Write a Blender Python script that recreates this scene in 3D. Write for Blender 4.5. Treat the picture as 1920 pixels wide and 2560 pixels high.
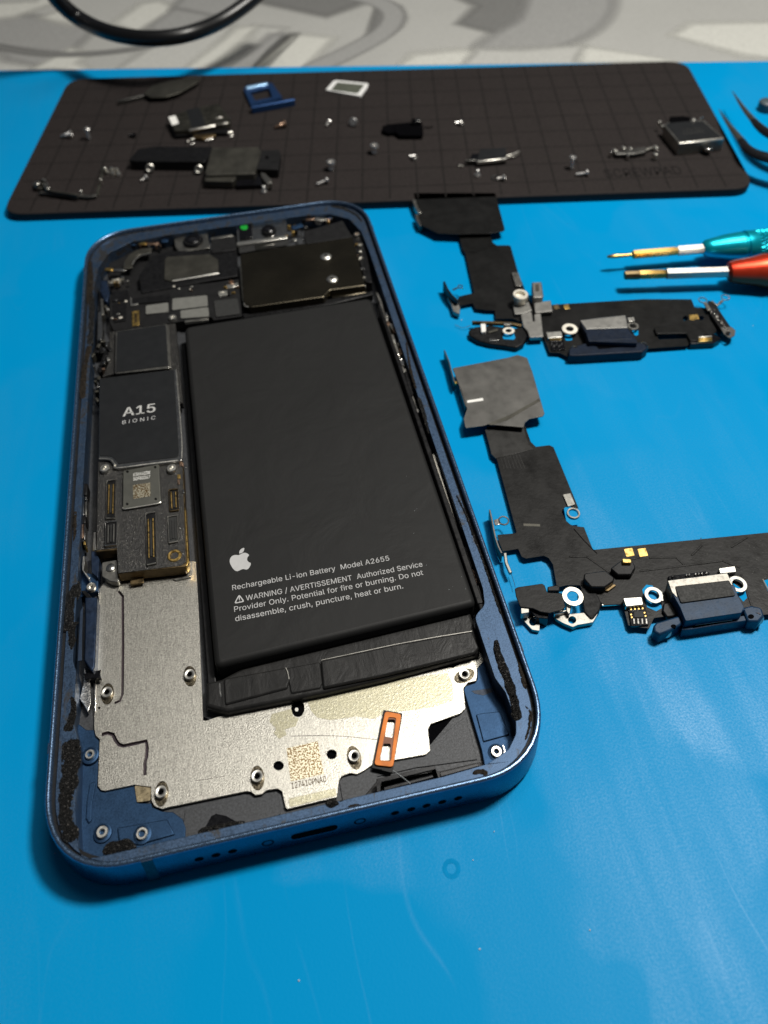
import bpy, bmesh, math, random
from mathutils import Vector, Matrix, Euler, noise
from mathutils.geometry import tessellate_polygon

# ------------------------------------------------------------------ camera, world, lamps
S = bpy.context.scene
for o in list(bpy.data.objects):
    bpy.data.objects.remove(o)
COL = S.collection
MM = 0.001
random.seed(7)
# rows: camera right, camera down, camera forward (world axes = the opened phone's width, length, up; millimetres)
CAMR = ((0.9799204419, -0.1961762941, -0.0356481405), (-0.1459732479, -0.5840554114, -0.7984804865), (0.1358224519, 0.787651026, -0.6009643274))
CAMC = (37.51054549, -54.00012187, 143.31552045)
FPX, PPX, PPY = 2307.98, 915.776, 614.742
cam_data = bpy.data.cameras.new('camera')
cam = bpy.data.objects.new('camera', cam_data)
COL.objects.link(cam)
r_, d_, f_ = (Vector(v) for v in CAMR)
cam.matrix_world = Matrix(((r_.x, -d_.x, -f_.x, CAMC[0] * MM), (r_.y, -d_.y, -f_.y, CAMC[1] * MM), (r_.z, -d_.z, -f_.z, CAMC[2] * MM), (0, 0, 0, 1)))
cam_data.sensor_fit = 'HORIZONTAL'
cam_data.sensor_width = 36
cam_data.lens = FPX / 1920 * 36
cam_data.shift_x = (960 - PPX) / 1920
cam_data.shift_y = -(1280 - PPY) / 1920
cam_data.clip_start = 0.005
cam_data.clip_end = 20
cam_data.dof.use_dof = True
cam_data.dof.focus_distance = 0.150
cam_data.dof.aperture_fstop = 34
S.camera = cam

W = bpy.data.worlds.new('World')
S.world = W
W.use_nodes = True
W.node_tree.nodes['Background'].inputs['Color'].default_value = (0.80, 0.88, 1.0, 1)
W.node_tree.nodes['Background'].inputs['Strength'].default_value = 0.055

def lamp(name, loc, target, power, radius, col):
    l = bpy.data.lights.new(name, 'AREA')
    l.shape = 'DISK'
    l.size = radius * 2 * MM
    l.energy = power
    l.color = col
    o = bpy.data.objects.new(name, l)
    COL.objects.link(o)
    o.location = Vector(loc) * MM
    o.rotation_euler = (Vector(target) - Vector(loc)).to_track_quat('-Z', 'Y').to_euler()
    return o
lamp('desk_lamp', (255, 95, 480), (70, 90, 0), 3.4, 40, (1.0, 0.965, 0.895))
lamp('ceiling_lamp', (390, 420, 1600), (60, 60, 0), 5.2, 300, (1.0, 0.97, 0.92))
S.view_settings.view_transform = 'Standard'
S.view_settings.look = 'None'
S.view_settings.exposure = 0
S.view_settings.gamma = 1
S.view_settings.use_curve_mapping = False

# ------------------------------------------------------------------ measuring helpers
CR = dict(A=(100, 480, 1.8433), B=(100, 900, 2.592), C=(100, 1400, 2.592), D=(500, 1300, 1.8433), E=(1000, 460, 1.8033), F=(1060, 840, 1.929), G=(0, 0, 1.728),
          H=(960, 0, 1.728), I=(300, 480, 2.765), J=(100, 480, 5.53), K=(780, 480, 5.53), L=(80, 1880, 4.1475), Mz=(1100, 1640, 5.53), N=(80, 1200, 7.375),
          O=(1080, 1180, 5.53), P7=(500, 1960, 3.318), Q=(0, 160, 4.1475), R=(1520, 100, 4.1475), S=(400, 130, 4.1475), T=(760, 160, 3.318), U=(300, 250, 3.7705),
          V=(220, 1120, 5.925), W=(180, 700, 5.53), X=(920, 720, 3.16), Y=(1200, 1320, 4.608), Z=(1540, 1360, 4.366), XX=(1090, 860, 4.608), AA=(1080, 480, 5.184),
          BB=(1340, 700, 3.19), CC=(1480, 540, 3.77), TX=(560, 1340, 3.0722), PL=(640, 1620, 4.1475), BT=(480, 1560, 2.183), SC=(1180, 330, 3.95), BG=(0, 0, 1.659),
          MB=(900, 1900, 1.6265), ML=(0, 1900, 1.659), PX=(0, 0, 1.0))
def at(x, y, z):
    """millimetre point at height z seen at photo pixel x, y"""
    d = Vector(CAMR[0]) * ((x - PPX) / FPX) + Vector(CAMR[1]) * ((y - PPY) / FPX) + Vector(CAMR[2])
    c = Vector(CAMC)
    return c + d * ((z - c.z) / d.z)
def T(c, z, *pts):
    x0, y0, s = CR[c]
    return [tuple(at(x0 + x / s, y0 + y / s, z)[:2]) for x, y in pts]
def T1(c, z, x, y):
    p = T(c, z, (x, y))[0]
    return Vector((p[0], p[1], z))

# ------------------------------------------------------------------ materials
class NT:
    def __init__(s, name):
        s.m = bpy.data.materials.new(name)
        s.m.use_nodes = True
        s.t = s.m.node_tree
        s.b = s.t.nodes['Principled BSDF']
    def n(s, typ, **kw):
        nd = s.t.nodes.new(typ)
        for k, v in kw.items():
            setattr(nd, k, v)
        return nd
    def l(s, a, b):
        s.t.links.new(a, b)
    def coord(s, scale=(1, 1, 1), rot=(0, 0, 0)):
        tc = s.n('ShaderNodeTexCoord')
        mp = s.n('ShaderNodeMapping')
        mp.inputs['Scale'].default_value = tuple(1000 * v for v in scale)
        mp.inputs['Rotation'].default_value = rot
        s.l(tc.outputs['Object'], mp.inputs['Vector'])
        return mp.outputs['Vector']
    def noise(s, vec, scale, detail=4, rough=.55, dist=0):
        nd = s.n('ShaderNodeTexNoise')
        nd.inputs['Scale'].default_value = scale
        nd.inputs['Detail'].default_value = detail
        nd.inputs['Roughness'].default_value = rough
        nd.inputs['Distortion'].default_value = dist
        s.l(vec, nd.inputs['Vector'])
        return nd.outputs['Fac']
    def ramp(s, fac, *stops):
        nd = s.n('ShaderNodeValToRGB')
        e = nd.color_ramp.elements
        while len(e) < len(stops):
            e.new(0.5)
        for i, (p, c) in enumerate(stops):
            e[i].position = p
            e[i].color = (c, c, c, 1) if isinstance(c, (int, float)) else (*c, 1)
        s.l(fac, nd.inputs['Fac'])
        return nd.outputs['Color']
    def mix(s, fac, a, b, typ='MIX'):
        nd = s.n('ShaderNodeMix', data_type='RGBA', blend_type=typ)
        for i, v in ((0, fac), (6, a), (7, b)):
            if hasattr(v, 'default_value') or hasattr(v, 'links'):
                s.l(v, nd.inputs[i])
            else:
                nd.inputs[i].default_value = v if i == 0 else (*v, 1)
        return nd.outputs[2]
    def math(s, op, a, b=0.0, clamp=False):
        nd = s.n('ShaderNodeMath', operation=op, use_clamp=clamp)
        for i, v in ((0, a), (1, b)):
            if hasattr(v, 'links'):
                s.l(v, nd.inputs[i])
            else:
                nd.inputs[i].default_value = v
        return nd.outputs[0]
    def bump(s, h, strength, dist=0.0001):
        nd = s.n('ShaderNodeBump')
        nd.inputs['Strength'].default_value = strength
        nd.inputs['Distance'].default_value = dist
        s.l(h, nd.inputs['Height'])
        s.l(nd.outputs['Normal'], s.b.inputs['Normal'])
    def set(s, **kw):
        for k, v in kw.items():
            k = {'col': 'Base Color', 'rough': 'Roughness', 'metal': 'Metallic', 'spec': 'Specular IOR Level', 'alpha': 'Alpha', 'coat': 'Coat Weight', 'aniso': 'Anisotropic', 'trans': 'Transmission Weight', 'ior': 'IOR'}[k]
            if hasattr(v, 'links'):
                s.l(v, s.b.inputs[k])
            else:
                s.b.inputs[k].default_value = (*v, 1) if k == 'Base Color' else v
        return s

def mat(name, col, rough=.5, metal=0, spec=.5, amp=.25, scale=1.2, rvar=.12, bump=.0, bscale=8, stretch=(1, 1, 1), coat=0):
    k = NT(name)
    v = k.coord(stretch)
    n1 = k.noise(v, scale)
    lo = tuple(c * (1 - amp) for c in col)
    hi = tuple(min(1, c * (1 + amp)) for c in col)
    k.set(col=k.ramp(n1, (.3, lo), (.7, hi)), metal=metal, spec=spec, coat=coat)
    n2 = k.noise(v, scale * 2.3, 5)
    k.set(rough=k.ramp(n2, (.3, max(.02, rough - rvar)), (.7, min(1, rough + rvar))))
    if bump:
        k.bump(k.noise(v, bscale, 3), bump)
    return k.m

MT = {}
MT['steel'] = mat('polished_steel', (.68, .66, .62), .20, 1, amp=.05, scale=.4, rvar=.05)
MT['steel_dull'] = mat('dull_steel', (.34, .33, .30), .36, 1, amp=.08, scale=.4, rvar=.06, bump=.02, bscale=6)
MT['silver'] = mat('bright_ring_metal', (.74, .72, .66), .34, 1, amp=.06, scale=.8, rvar=.06, bump=.02, bscale=4)
MT['bronze'] = mat('dark_bronze_shield', (.115, .10, .072), .27, 1, amp=.05, scale=.05, rvar=.03)
MT['gold'] = mat('gold_plating', (.75, .50, .16), .33, 1, amp=.12, scale=.8)
MT['brass'] = mat('tarnished_brass', (.16, .115, .06), .40, 1, amp=.4, scale=.35)
MT['graphite'] = mat('graphite_sticker', (.0085, .0093, .0105), .52, 0, .22, amp=.10, scale=.25, rvar=.05, bump=.03, bscale=10)
MT['black'] = mat('black_plastic', (.0045, .0045, .005), .42, 0, .25, amp=.4, scale=.6, bump=.05, bscale=4)
MT['black_matte'] = mat('matte_black_plastic', (.0065, .0065, .007), .6, 0, .2, amp=.3, scale=.6, bump=.08, bscale=5)
MT['gloss_black'] = mat('glossy_black', (.004, .004, .005), .18, 0, .4, amp=.3, scale=.8, rvar=.05)
MT['charcoal_floor'] = mat('speckled_charcoal', (.036, .038, .042), .55, .3, amp=.4, scale=3.2, bump=.2, bscale=7)
MT['fpc'] = mat('black_flex_film', (.0080, .0078, .0075), .40, 0, .19, amp=.25, scale=.16, rvar=.10, bump=.30, bscale=1.1)
MT['fpc_dark'] = mat('old_flex_film', (.0058, .0058, .0057), .43, 0, .18, amp=.3, scale=.16, rvar=.08, bump=.22, bscale=.9)
MT['stiff'] = mat('grey_stiffener', (.125, .122, .115), .46, 1, amp=.12, scale=.18, rvar=.05, bump=.03, bscale=3)
MT['blue_plastic'] = mat('navy_port_plastic', (.0065, .027, .062), .40, 0, .25, amp=.25, scale=.7, bump=.05, bscale=4)
MT['navy_old'] = mat('dark_navy_plastic', (.005, .010, .022), .45, 0, .2, amp=.25, scale=.7)
MT['grey_pad'] = mat('grey_foam_pad', (.020, .0205, .020), .65, 0, .3, amp=.2, scale=1.2, bump=.1, bscale=6)
MT['light_pad'] = mat('grey_thermal_pad', (.125, .125, .115), .6, 0, .3, amp=.1, scale=.8)
MT['white'] = mat('white_part', (.72, .71, .68), .5, 0, amp=.06)
def mk_residue():
    k = NT('black_sealant_residue')
    v = k.coord()
    n = k.noise(v, 3.2, 5, .75)
    k.set(col=k.ramp(n, (.35, (.0015, .0015, .0015)), (.58, (.0050, .0048, .0046)), (.68, (.16, .15, .14))), rough=k.ramp(n, (.4, .6), (.66, .2)), spec=.2)  # palest stop paints glints into the black residue
    k.bump(n, 1.0, .0003)
    return k.m
MT['residue'] = mk_residue()
MT['dirt'] = mat('brown_grime', (.016, .0125, .009), .75, 0, .1, amp=.6, scale=2.5, bump=.5, bscale=5)
MT['silver_flake'] = mat('scraped_foil', (.7, .69, .66), .28, 1, amp=.3, scale=1.6, bump=.5, bscale=2)
MT['hole'] = mat('hole_black', (.0015, .0015, .002), .8, 0, .02, amp=.2)
MT['print_grey'] = mat('printed_grey_ink', (.40, .40, .40), .55, 0, amp=.05)
MT['ink'] = mat('faint_pad_lettering', (.0065, .006, .006), .8, 0, .1, amp=.1)
MT['etch'] = mat('etched_lettering', (.07, .04, .016), .7, 0, .1, amp=.2)
MT['amber'] = mat('amber_polyimide', (.60, .17, .022), .45, 0, .3, amp=.25, scale=.5, rvar=.1)
MT['amber_dark'] = mat('amber_polyimide_core', (.15, .045, .012), .4, 0, amp=.3, scale=.5)
MT['kapton'] = mat('amber_tape_patch', (.32, .26, .16), .3, .5, amp=.5, scale=1.1)
MT['teal'] = mat('teal_anodised_aluminium', (.0, .40, .52), .34, .72, .5, amp=.04, scale=.3, rvar=.04)
MT['red'] = mat('red_anodised_aluminium', (.62, .045, .016), .34, .72, .5, amp=.06, scale=.3, rvar=.05)
MT['gilt'] = mat('titanium_gold_bit', (.52, .33, .10), .28, 1, amp=.06, scale=.1, rvar=.04)
MT['tweezer_grip'] = mat('black_coated_steel', (.010, .010, .012), .30, .2, amp=.2, rvar=.08)
MT['rubber'] = mat('black_rubber_cable', (.0045, .0045, .005), .32, 0, .4, amp=.2, scale=.05, rvar=.04)
MT['plug'] = mat('grey_rubber', (.05, .07, .08), .5, 0, amp=.15)
MT['sim_white'] = mat('sim_plastic', (.66, .66, .65), .45, 0, amp=.04)
MT['sim_contact'] = mat('sim_contact_metal', (.13, .14, .11), .42, .5, amp=.12, scale=.5)
MT['tray_blue'] = mat('blue_sim_tray', (.02, .06, .17), .35, .7, amp=.15)
MT['tray_edge'] = mat('pale_blue_tray_lip', (.35, .58, .85), .28, .5, amp=.08)
MT['glass'] = mat('lens_glass', (.008, .008, .010), .05, 0, amp=.1, rvar=.02, coat=1)
MT['green'] = mat('green_sensor_window', (.01, .26, .03), .3, 0, amp=.15)
MT['seam'] = mat('band_plastic', (.014, .026, .05), .5, 0, .3, amp=.2)
MT['purple_edge'] = mat('slot_edge', (.016, .006, .012), .5, 0, amp=.3)
MT['knurl'] = mat('dark_knurled_metal', (.10, .085, .06), .36, 1, amp=.6, scale=2.6, bump=.6, bscale=3)
MT['reader'] = mat('grey_reader_metal', (.085, .082, .068), .40, .9, amp=.08, scale=.15)
MT['navy_dark'] = mat('dark_anodised_wall', (.012, .024, .052), .45, .6, amp=.3, scale=.8)
MT['lid'] = mat('matte_chip_lid', (.17, .17, .15), .46, 1, amp=.03, scale=.3, rvar=.03)
MT['screw'] = mat('screw_steel', (.92, .90, .87), .32, 1, amp=.04, scale=.3, rvar=.08)
MT['satin'] = mat('satin_silver_strip', (.80, .76, .67), .52, 1, amp=.06, scale=.4, rvar=.05)
MT['nickel'] = mat('nickel_plate', (.30, .285, .255), .36, 1, amp=.08, scale=.6, rvar=.08, bump=.03, bscale=3)
MT['web'] = mat('grey_film_web', (.022, .0215, .0205), .42, .2, .3, amp=.2, scale=.2, bump=.1, bscale=2)
MT['shank'] = mat('grey_tool_steel', (.48, .455, .41), .32, 1, amp=.06, scale=.3, rvar=.05)
MT['ring'] = mat('dull_ring_metal', (.36, .355, .33), .38, 1, amp=.08, scale=.6, rvar=.06)
MT['strap'] = mat('grey_tinned_strap', (.27, .265, .25), .48, 1, amp=.10, scale=.4, rvar=.06)
MT['mark'] = mat('chip_marking', (.42, .42, .41), .5, 0, .3, amp=.12, scale=2)
MT['damp'] = mat('ring_stain', (.0003, .190, .425), .6, 0, .03, amp=.1)
MT['hair'] = mat('hair_fibre', (.10, .08, .06), .5, 0, amp=.2)
MT['lint'] = mat('pale_lint', (.40, .44, .46), .7, 0, .2, amp=.2)
MT['copper'] = mat('coppery_screw', (.42, .28, .20), .35, 1, amp=.2)
MT['washer'] = mat('dark_washer', (.06, .06, .06), .4, .8, amp=.2)
MT['spudger'] = mat('dull_dark_metal', (.075, .072, .061), .46, .8, amp=.06, scale=.1)

def mk_mat_blue():
    k = NT('blue_silicone')
    v = k.coord()
    big = k.noise(v, .011, 2, .5, .4)
    col = k.ramp(big, (.3, (.0002, .218, .478)), (.7, (.0003, .236, .508)))
    # dried cleaning film: overlapping wiped patches, each with its own thickness
    wn = k.n('ShaderNodeTexNoise')
    wn.inputs['Scale'].default_value = .05
    wn.inputs['Detail'].default_value = 3
    k.l(v, wn.inputs['Vector'])
    wv = k.n('ShaderNodeVectorMath', operation='MULTIPLY_ADD')
    k.l(wn.outputs['Color'], wv.inputs[0])
    wv.inputs[1].default_value = (16, 16, 0)
    k.l(v, wv.inputs[2])
    def cells(sc, lo, hi):
        vo = k.n('ShaderNodeTexVoronoi', feature='SMOOTH_F1')
        vo.inputs['Smoothness'].default_value = .28
        vo.inputs['Scale'].default_value = sc
        k.l(wv.outputs[0], vo.inputs['Vector'])
        sp_ = k.n('ShaderNodeSeparateColor')
        k.l(vo.outputs['Color'], sp_.inputs[0])
        return k.ramp(sp_.outputs[0], (lo, 0), (hi, 1))
    film = k.math('ADD', k.math('MULTIPLY', cells(.026, .2, .9), .5), k.math('MULTIPLY', cells(.06, .35, .95), .35))
    st = k.ramp(k.noise(k.coord((1, .12, 1), (0, 0, -.75)), .16, 4, .6, .5), (.42, .55), (.60, 1))
    grain = k.ramp(k.noise(v, 3.2, 2, .6), (.38, .45), (.66, 1.25))
    # hair-thin rub marks
    def rub(vec, sc, w):
        d_ = k.math('ABSOLUTE', k.math('SUBTRACT', k.noise(vec, sc, 2, .4, .6), .5))
        return k.math('MULTIPLY', k.ramp(d_, (0, 1), (w, 0)), k.ramp(k.noise(v, .03, 2), (.50, 0), (.62, 1)))
    film = k.math('MULTIPLY', k.math('MULTIPLY', film, st), grain)
    film = k.math('ADD', film, k.math('MULTIPLY', k.math('ADD', rub(k.coord((1, .2, 1), (0, 0, .5)), .05, .006), rub(k.coord((1, .25, 1), (0, 0, -.9)), .06, .006)), .2))
    col = k.mix(k.math('MULTIPLY', film, .02), col, (.30, .42, .50))
    fine = k.noise(v, 2.4, 3)
    k.set(col=col, spec=k.math('ADD', k.math('MULTIPLY', film, .32), .020), rough=.40)
    k.bump(fine, .16, .00012)
    return k.m
MT['mat'] = mk_mat_blue()

def mk_desk():
    k = NT('grey_printed_table')
    v = k.coord()
    c = k.ramp(k.noise(v, .02, 3), (.3, (.310, .310, .295)), (.7, (.355, .355, .338)))
    c = k.mix(.35, c, k.ramp(k.noise(v, 1.1, 2), (.3, (.27, .27, .257)), (.7, (.40, .40, .38))))
    k.set(col=c, rough=.55, spec=.3)
    return k.m
MT['desk'] = mk_desk()
def mk_print_shadow(nm, cc):  # serves the table print and the shadows painted in with it
    k = NT('table_print_shadow_' + nm)
    v = k.coord()
    n_ = k.noise(v, 1.1, 2)
    k.set(col=k.ramp(n_, (.3, tuple(c * .86 for c in cc)), (.7, tuple(c * 1.12 for c in cc))), rough=.55, spec=.3)
    at_ = k.n('ShaderNodeAttribute', attribute_name='fade')
    tr = k.n('ShaderNodeBsdfTransparent')
    mx = k.n('ShaderNodeMixShader')
    k.l(at_.outputs['Fac'], mx.inputs[0])
    k.l(tr.outputs[0], mx.inputs[1])
    k.l(k.b.outputs[0], mx.inputs[2])
    k.l(mx.outputs[0], k.t.nodes['Material Output'].inputs['Surface'])
    return k.m
for nm, cc in (('desk_cream', (.47, .47, .435)), ('desk_mid', (.255, .255, .248)), ('desk_dark', (.150, .150, .145)), ('desk_pale', (.385, .385, .365))):
    MT[nm] = mk_print_shadow(nm[5:], cc)

def mk_pad():
    k = NT('dark_magnetic_pad')
    v = k.coord()
    c = k.ramp(k.noise(v, .05, 4), (.3, (.0155, .0122, .0118)), (.7, (.0195, .0157, .0150)))
    c = k.mix(.5, c, k.ramp(k.noise(v, 2.2, 3), (.35, (.0105, .0085, .0082)), (.65, (.027, .0225, .0215))))
    k.set(col=c, rough=.72, spec=.15)
    k.bump(k.noise(v, 3.0, 3), .25)
    return k.m
MT['pad'] = mk_pad()
MT['pad_line'] = mat('pad_grid_ink', (.0078, .0066, .0063), .75, 0, .15, amp=.35, scale=.3)
MT['pad_base'] = mat('pad_blue_underside', (.004, .018, .032), .6, 0, .2, amp=.1)

def mk_plate():
    k = NT('brushed_steel_plate')
    v = k.coord((1, .16, 1))
    g = k.noise(v, 4.0, 4, .65)
    v1 = k.coord()
    spk = k.noise(v1, 4.6, 4, .65)
    c = k.ramp(k.noise(v1, .09, 3), (.3, (.50, .488, .450)), (.7, (.57, .557, .515)))
    c = k.mix(.40, c, k.ramp(g, (.35, (.28, .265, .225)), (.65, (.68, .65, .57))))
    c = k.mix(.35, c, k.ramp(spk, (.35, (.26, .24, .20)), (.66, (.78, .75, .66))))
    k.set(col=c, metal=1, rough=k.ramp(spk, (.3, .28), (.7, .46)))
    k.bump(spk, .45, .00007)
    return k.m
MT['plate'] = mk_plate()

def mk_glue():
    k = NT('dried_glue_film')
    v = k.coord()
    s = k.noise(v, 2.6, 5, .7, .2)
    k.set(col=k.ramp(s, (.3, (.30, .28, .19)), (.55, (.50, .47, .34)), (.75, (.80, .77, .62))), metal=.75, rough=k.ramp(s, (.35, .42), (.7, .22)))
    k.bump(s, .3, .00010)
    return k.m
MT['glue'] = mk_glue()

def mk_etchpatch():
    k = NT('etched_mottled_patch')
    v = k.coord()
    s = k.noise(v, 4.2, 2, .5)
    k.set(col=k.ramp(s, (.47, (.20, .13, .055)), (.51, (.70, .65, .50))), metal=1, rough=.42)
    return k.m
MT['etchpatch'] = mk_etchpatch()

def mk_frame(name, base, dirt_amt, rough):
    k = NT(name)
    v = k.coord()
    c = k.ramp(k.noise(v, .6, 4), (.3, tuple(x * .82 for x in base)), (.7, tuple(x * 1.15 for x in base)))
    sp = k.noise(v, 4.5, 3)
    c = k.mix(.5 if dirt_amt else .25, c, k.ramp(sp, (.3, tuple(x * .35 for x in base)), (.7, tuple(min(1, x * 1.9 + .01) for x in base))))
    if dirt_amt:
        tc = k.n('ShaderNodeTexCoord')
        sx = k.n('ShaderNodeSeparateXYZ')
        k.l(tc.outputs['Object'], sx.inputs[0])
        # grime left by the torn-off screen seal: heaviest round the head of the phone
        up = k.math('MULTIPLY', k.math('ADD', sx.outputs['Y'], .02), 5.0, True)
        lf = k.math('MULTIPLY', k.math('SUBTRACT', .01, sx.outputs['X']), 6.0, True)
        amt = k.math('ADD', k.math('MULTIPLY', up, .5), k.math('MULTIPLY', lf, .55))
        d = k.noise(k.coord((1, .5, 1)), .55, 6, .7, .8)
        f = k.ramp(k.math('ADD', d, k.math('SUBTRACT', k.math('MULTIPLY', amt, .33), .08)), (.50, 0), (.60, 1))
        c = k.mix(k.math('MULTIPLY', f, dirt_amt), c, (.014, .013, .012))
        k.set(metal=k.math('SUBTRACT', .85, k.math('MULTIPLY', f, .8)))
    else:
        k.set(metal=.9)
    k.set(col=c, rough=k.ramp(sp, (.3, rough - .07), (.7, rough + .1)))
    k.bump(sp, .18, .00006)
    return k.m
MT['frame'] = mk_frame('blue_anodised_frame', (.040, .082, .165), 0, .30)
MT['rim'] = mk_frame('highlit_blue_rim', (.135, .215, .34), 0, .26)  # same metal as the frame, base lightened to carry the edge highlight
MT['ledge'] = mk_frame('blue_frame_ledge', (.038, .066, .115), .95, .48)
MT['chassis'] = mk_frame('matte_blue_chassis', (.020, .048, .100), 0, .52)

def mk_battery():
    k = NT('battery_pouch')
    v = k.coord()
    c = k.ramp(k.noise(v, .04, 3), (.3, (.0102, .0103, .0103)), (.7, (.0120, .0121, .0121)))
    k.set(col=c, rough=.55, spec=.2)
    n = k.noise(v, .10, 4, .5, .5)
    k.bump(k.math('ADD', n, k.math('MULTIPLY', k.noise(v, 6, 2), .05)), .36, .0006)
    return k.m
MT['battery'] = mk_battery()

def mk_tape():
    k = NT('wrinkled_black_tape')
    v = k.coord((1, .5, 1), (0, 0, .5))
    n = k.noise(v, .30, 5, .62, 1.0)
    k.set(col=k.ramp(n, (.3, (.009, .009, .009)), (.7, (.020, .0195, .019))), rough=.34, spec=.28)
    k.bump(n, .20, .0006)
    return k.m
MT['tape'] = mk_tape()

def mk_board():
    k = NT('speckled_board_coating')
    v = k.coord((1, .55, 1))
    n = k.noise(v, 3.6, 5, .75)
    k.set(col=k.ramp(n, (.40, (.004, .0038, .0036)), (.60, (.018, .017, .0155)), (.72, (.42, .40, .36))), rough=k.ramp(n, (.4, .5), (.7, .18)), metal=k.ramp(n, (.60, 0), (.68, .7)))
    k.bump(n, .8, .0002)
    return k.m
MT['board'] = mk_board()

# ------------------------------------------------------------------ mesh helpers (all in millimetres)
def rp(pts, r, n=4):
    """polygon with rounded corners (r a number or one per corner)"""
    out = []
    m = len(pts)
    for i in range(m):
        ri = r[i] if isinstance(r, (list, tuple)) else r
        p, a, b = Vector(pts[i][:2]), Vector(pts[i - 1][:2]), Vector(pts[(i + 1) % m][:2])
        u, w = a - p, b - p
        la, lb = u.length, w.length
        if ri <= 0 or la < 1e-6 or lb < 1e-6:
            out.append(tuple(p)); continue
        u /= la; w /= lb
        ang = u.angle(w, math.pi)
        if ang > 3.0 or ang < .05:
            out.append(tuple(p)); continue
        d = min(ri / math.tan(ang / 2), la * .48, lb * .48)
        p0, p1 = p + u * d, p + w * d
        for k in range(n + 1):
            t = k / n
            out.append(tuple(p0 * (1 - t) ** 2 + p * 2 * t * (1 - t) + p1 * t * t))
    return out
def circ(x, y, r, n=24, ry=None, rot=0):
    ry = ry or r
    c, s = math.cos(rot), math.sin(rot)
    return [(x + r * math.cos(a) * c - ry * math.sin(a) * s, y + r * math.cos(a) * s + ry * math.sin(a) * c) for a in (2 * math.pi * i / n for i in range(n))]
def rect(x, y, sx, sy, rot=0):
    c, s = math.cos(rot), math.sin(rot)
    return [(x + a * sx / 2 * c - b * sy / 2 * s, y + a * sx / 2 * s + b * sy / 2 * c) for a, b in ((-1, -1), (1, -1), (1, 1), (-1, 1))]
def stroke(pts, w):
    L, Rr = [], []
    P = [Vector(p[:2]) for p in pts]
    for i, p in enumerate(P):
        d = (P[min(i + 1, len(P) - 1)] - P[max(i - 1, 0)]).normalized()
        nrm = Vector((-d.y, d.x)) * w / 2
        L.append(tuple(p + nrm)); Rr.append(tuple(p - nrm))
    return L + Rr[::-1]
def smooth_path(pts, n=6):
    P = [Vector(p) for p in pts]
    out = []
    for i in range(len(P) - 1):
        a, b, c, d = P[max(i - 1, 0)], P[i], P[i + 1], P[min(i + 2, len(P) - 1)]
        for k in range(n):
            t = k / n
            out.append(.5 * ((2 * b) + (c - a) * t + (2 * a - 5 * b + 4 * c - d) * t * t + (3 * b - a - 3 * c + d) * t ** 3))
    out.append(P[-1])
    return out

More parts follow.
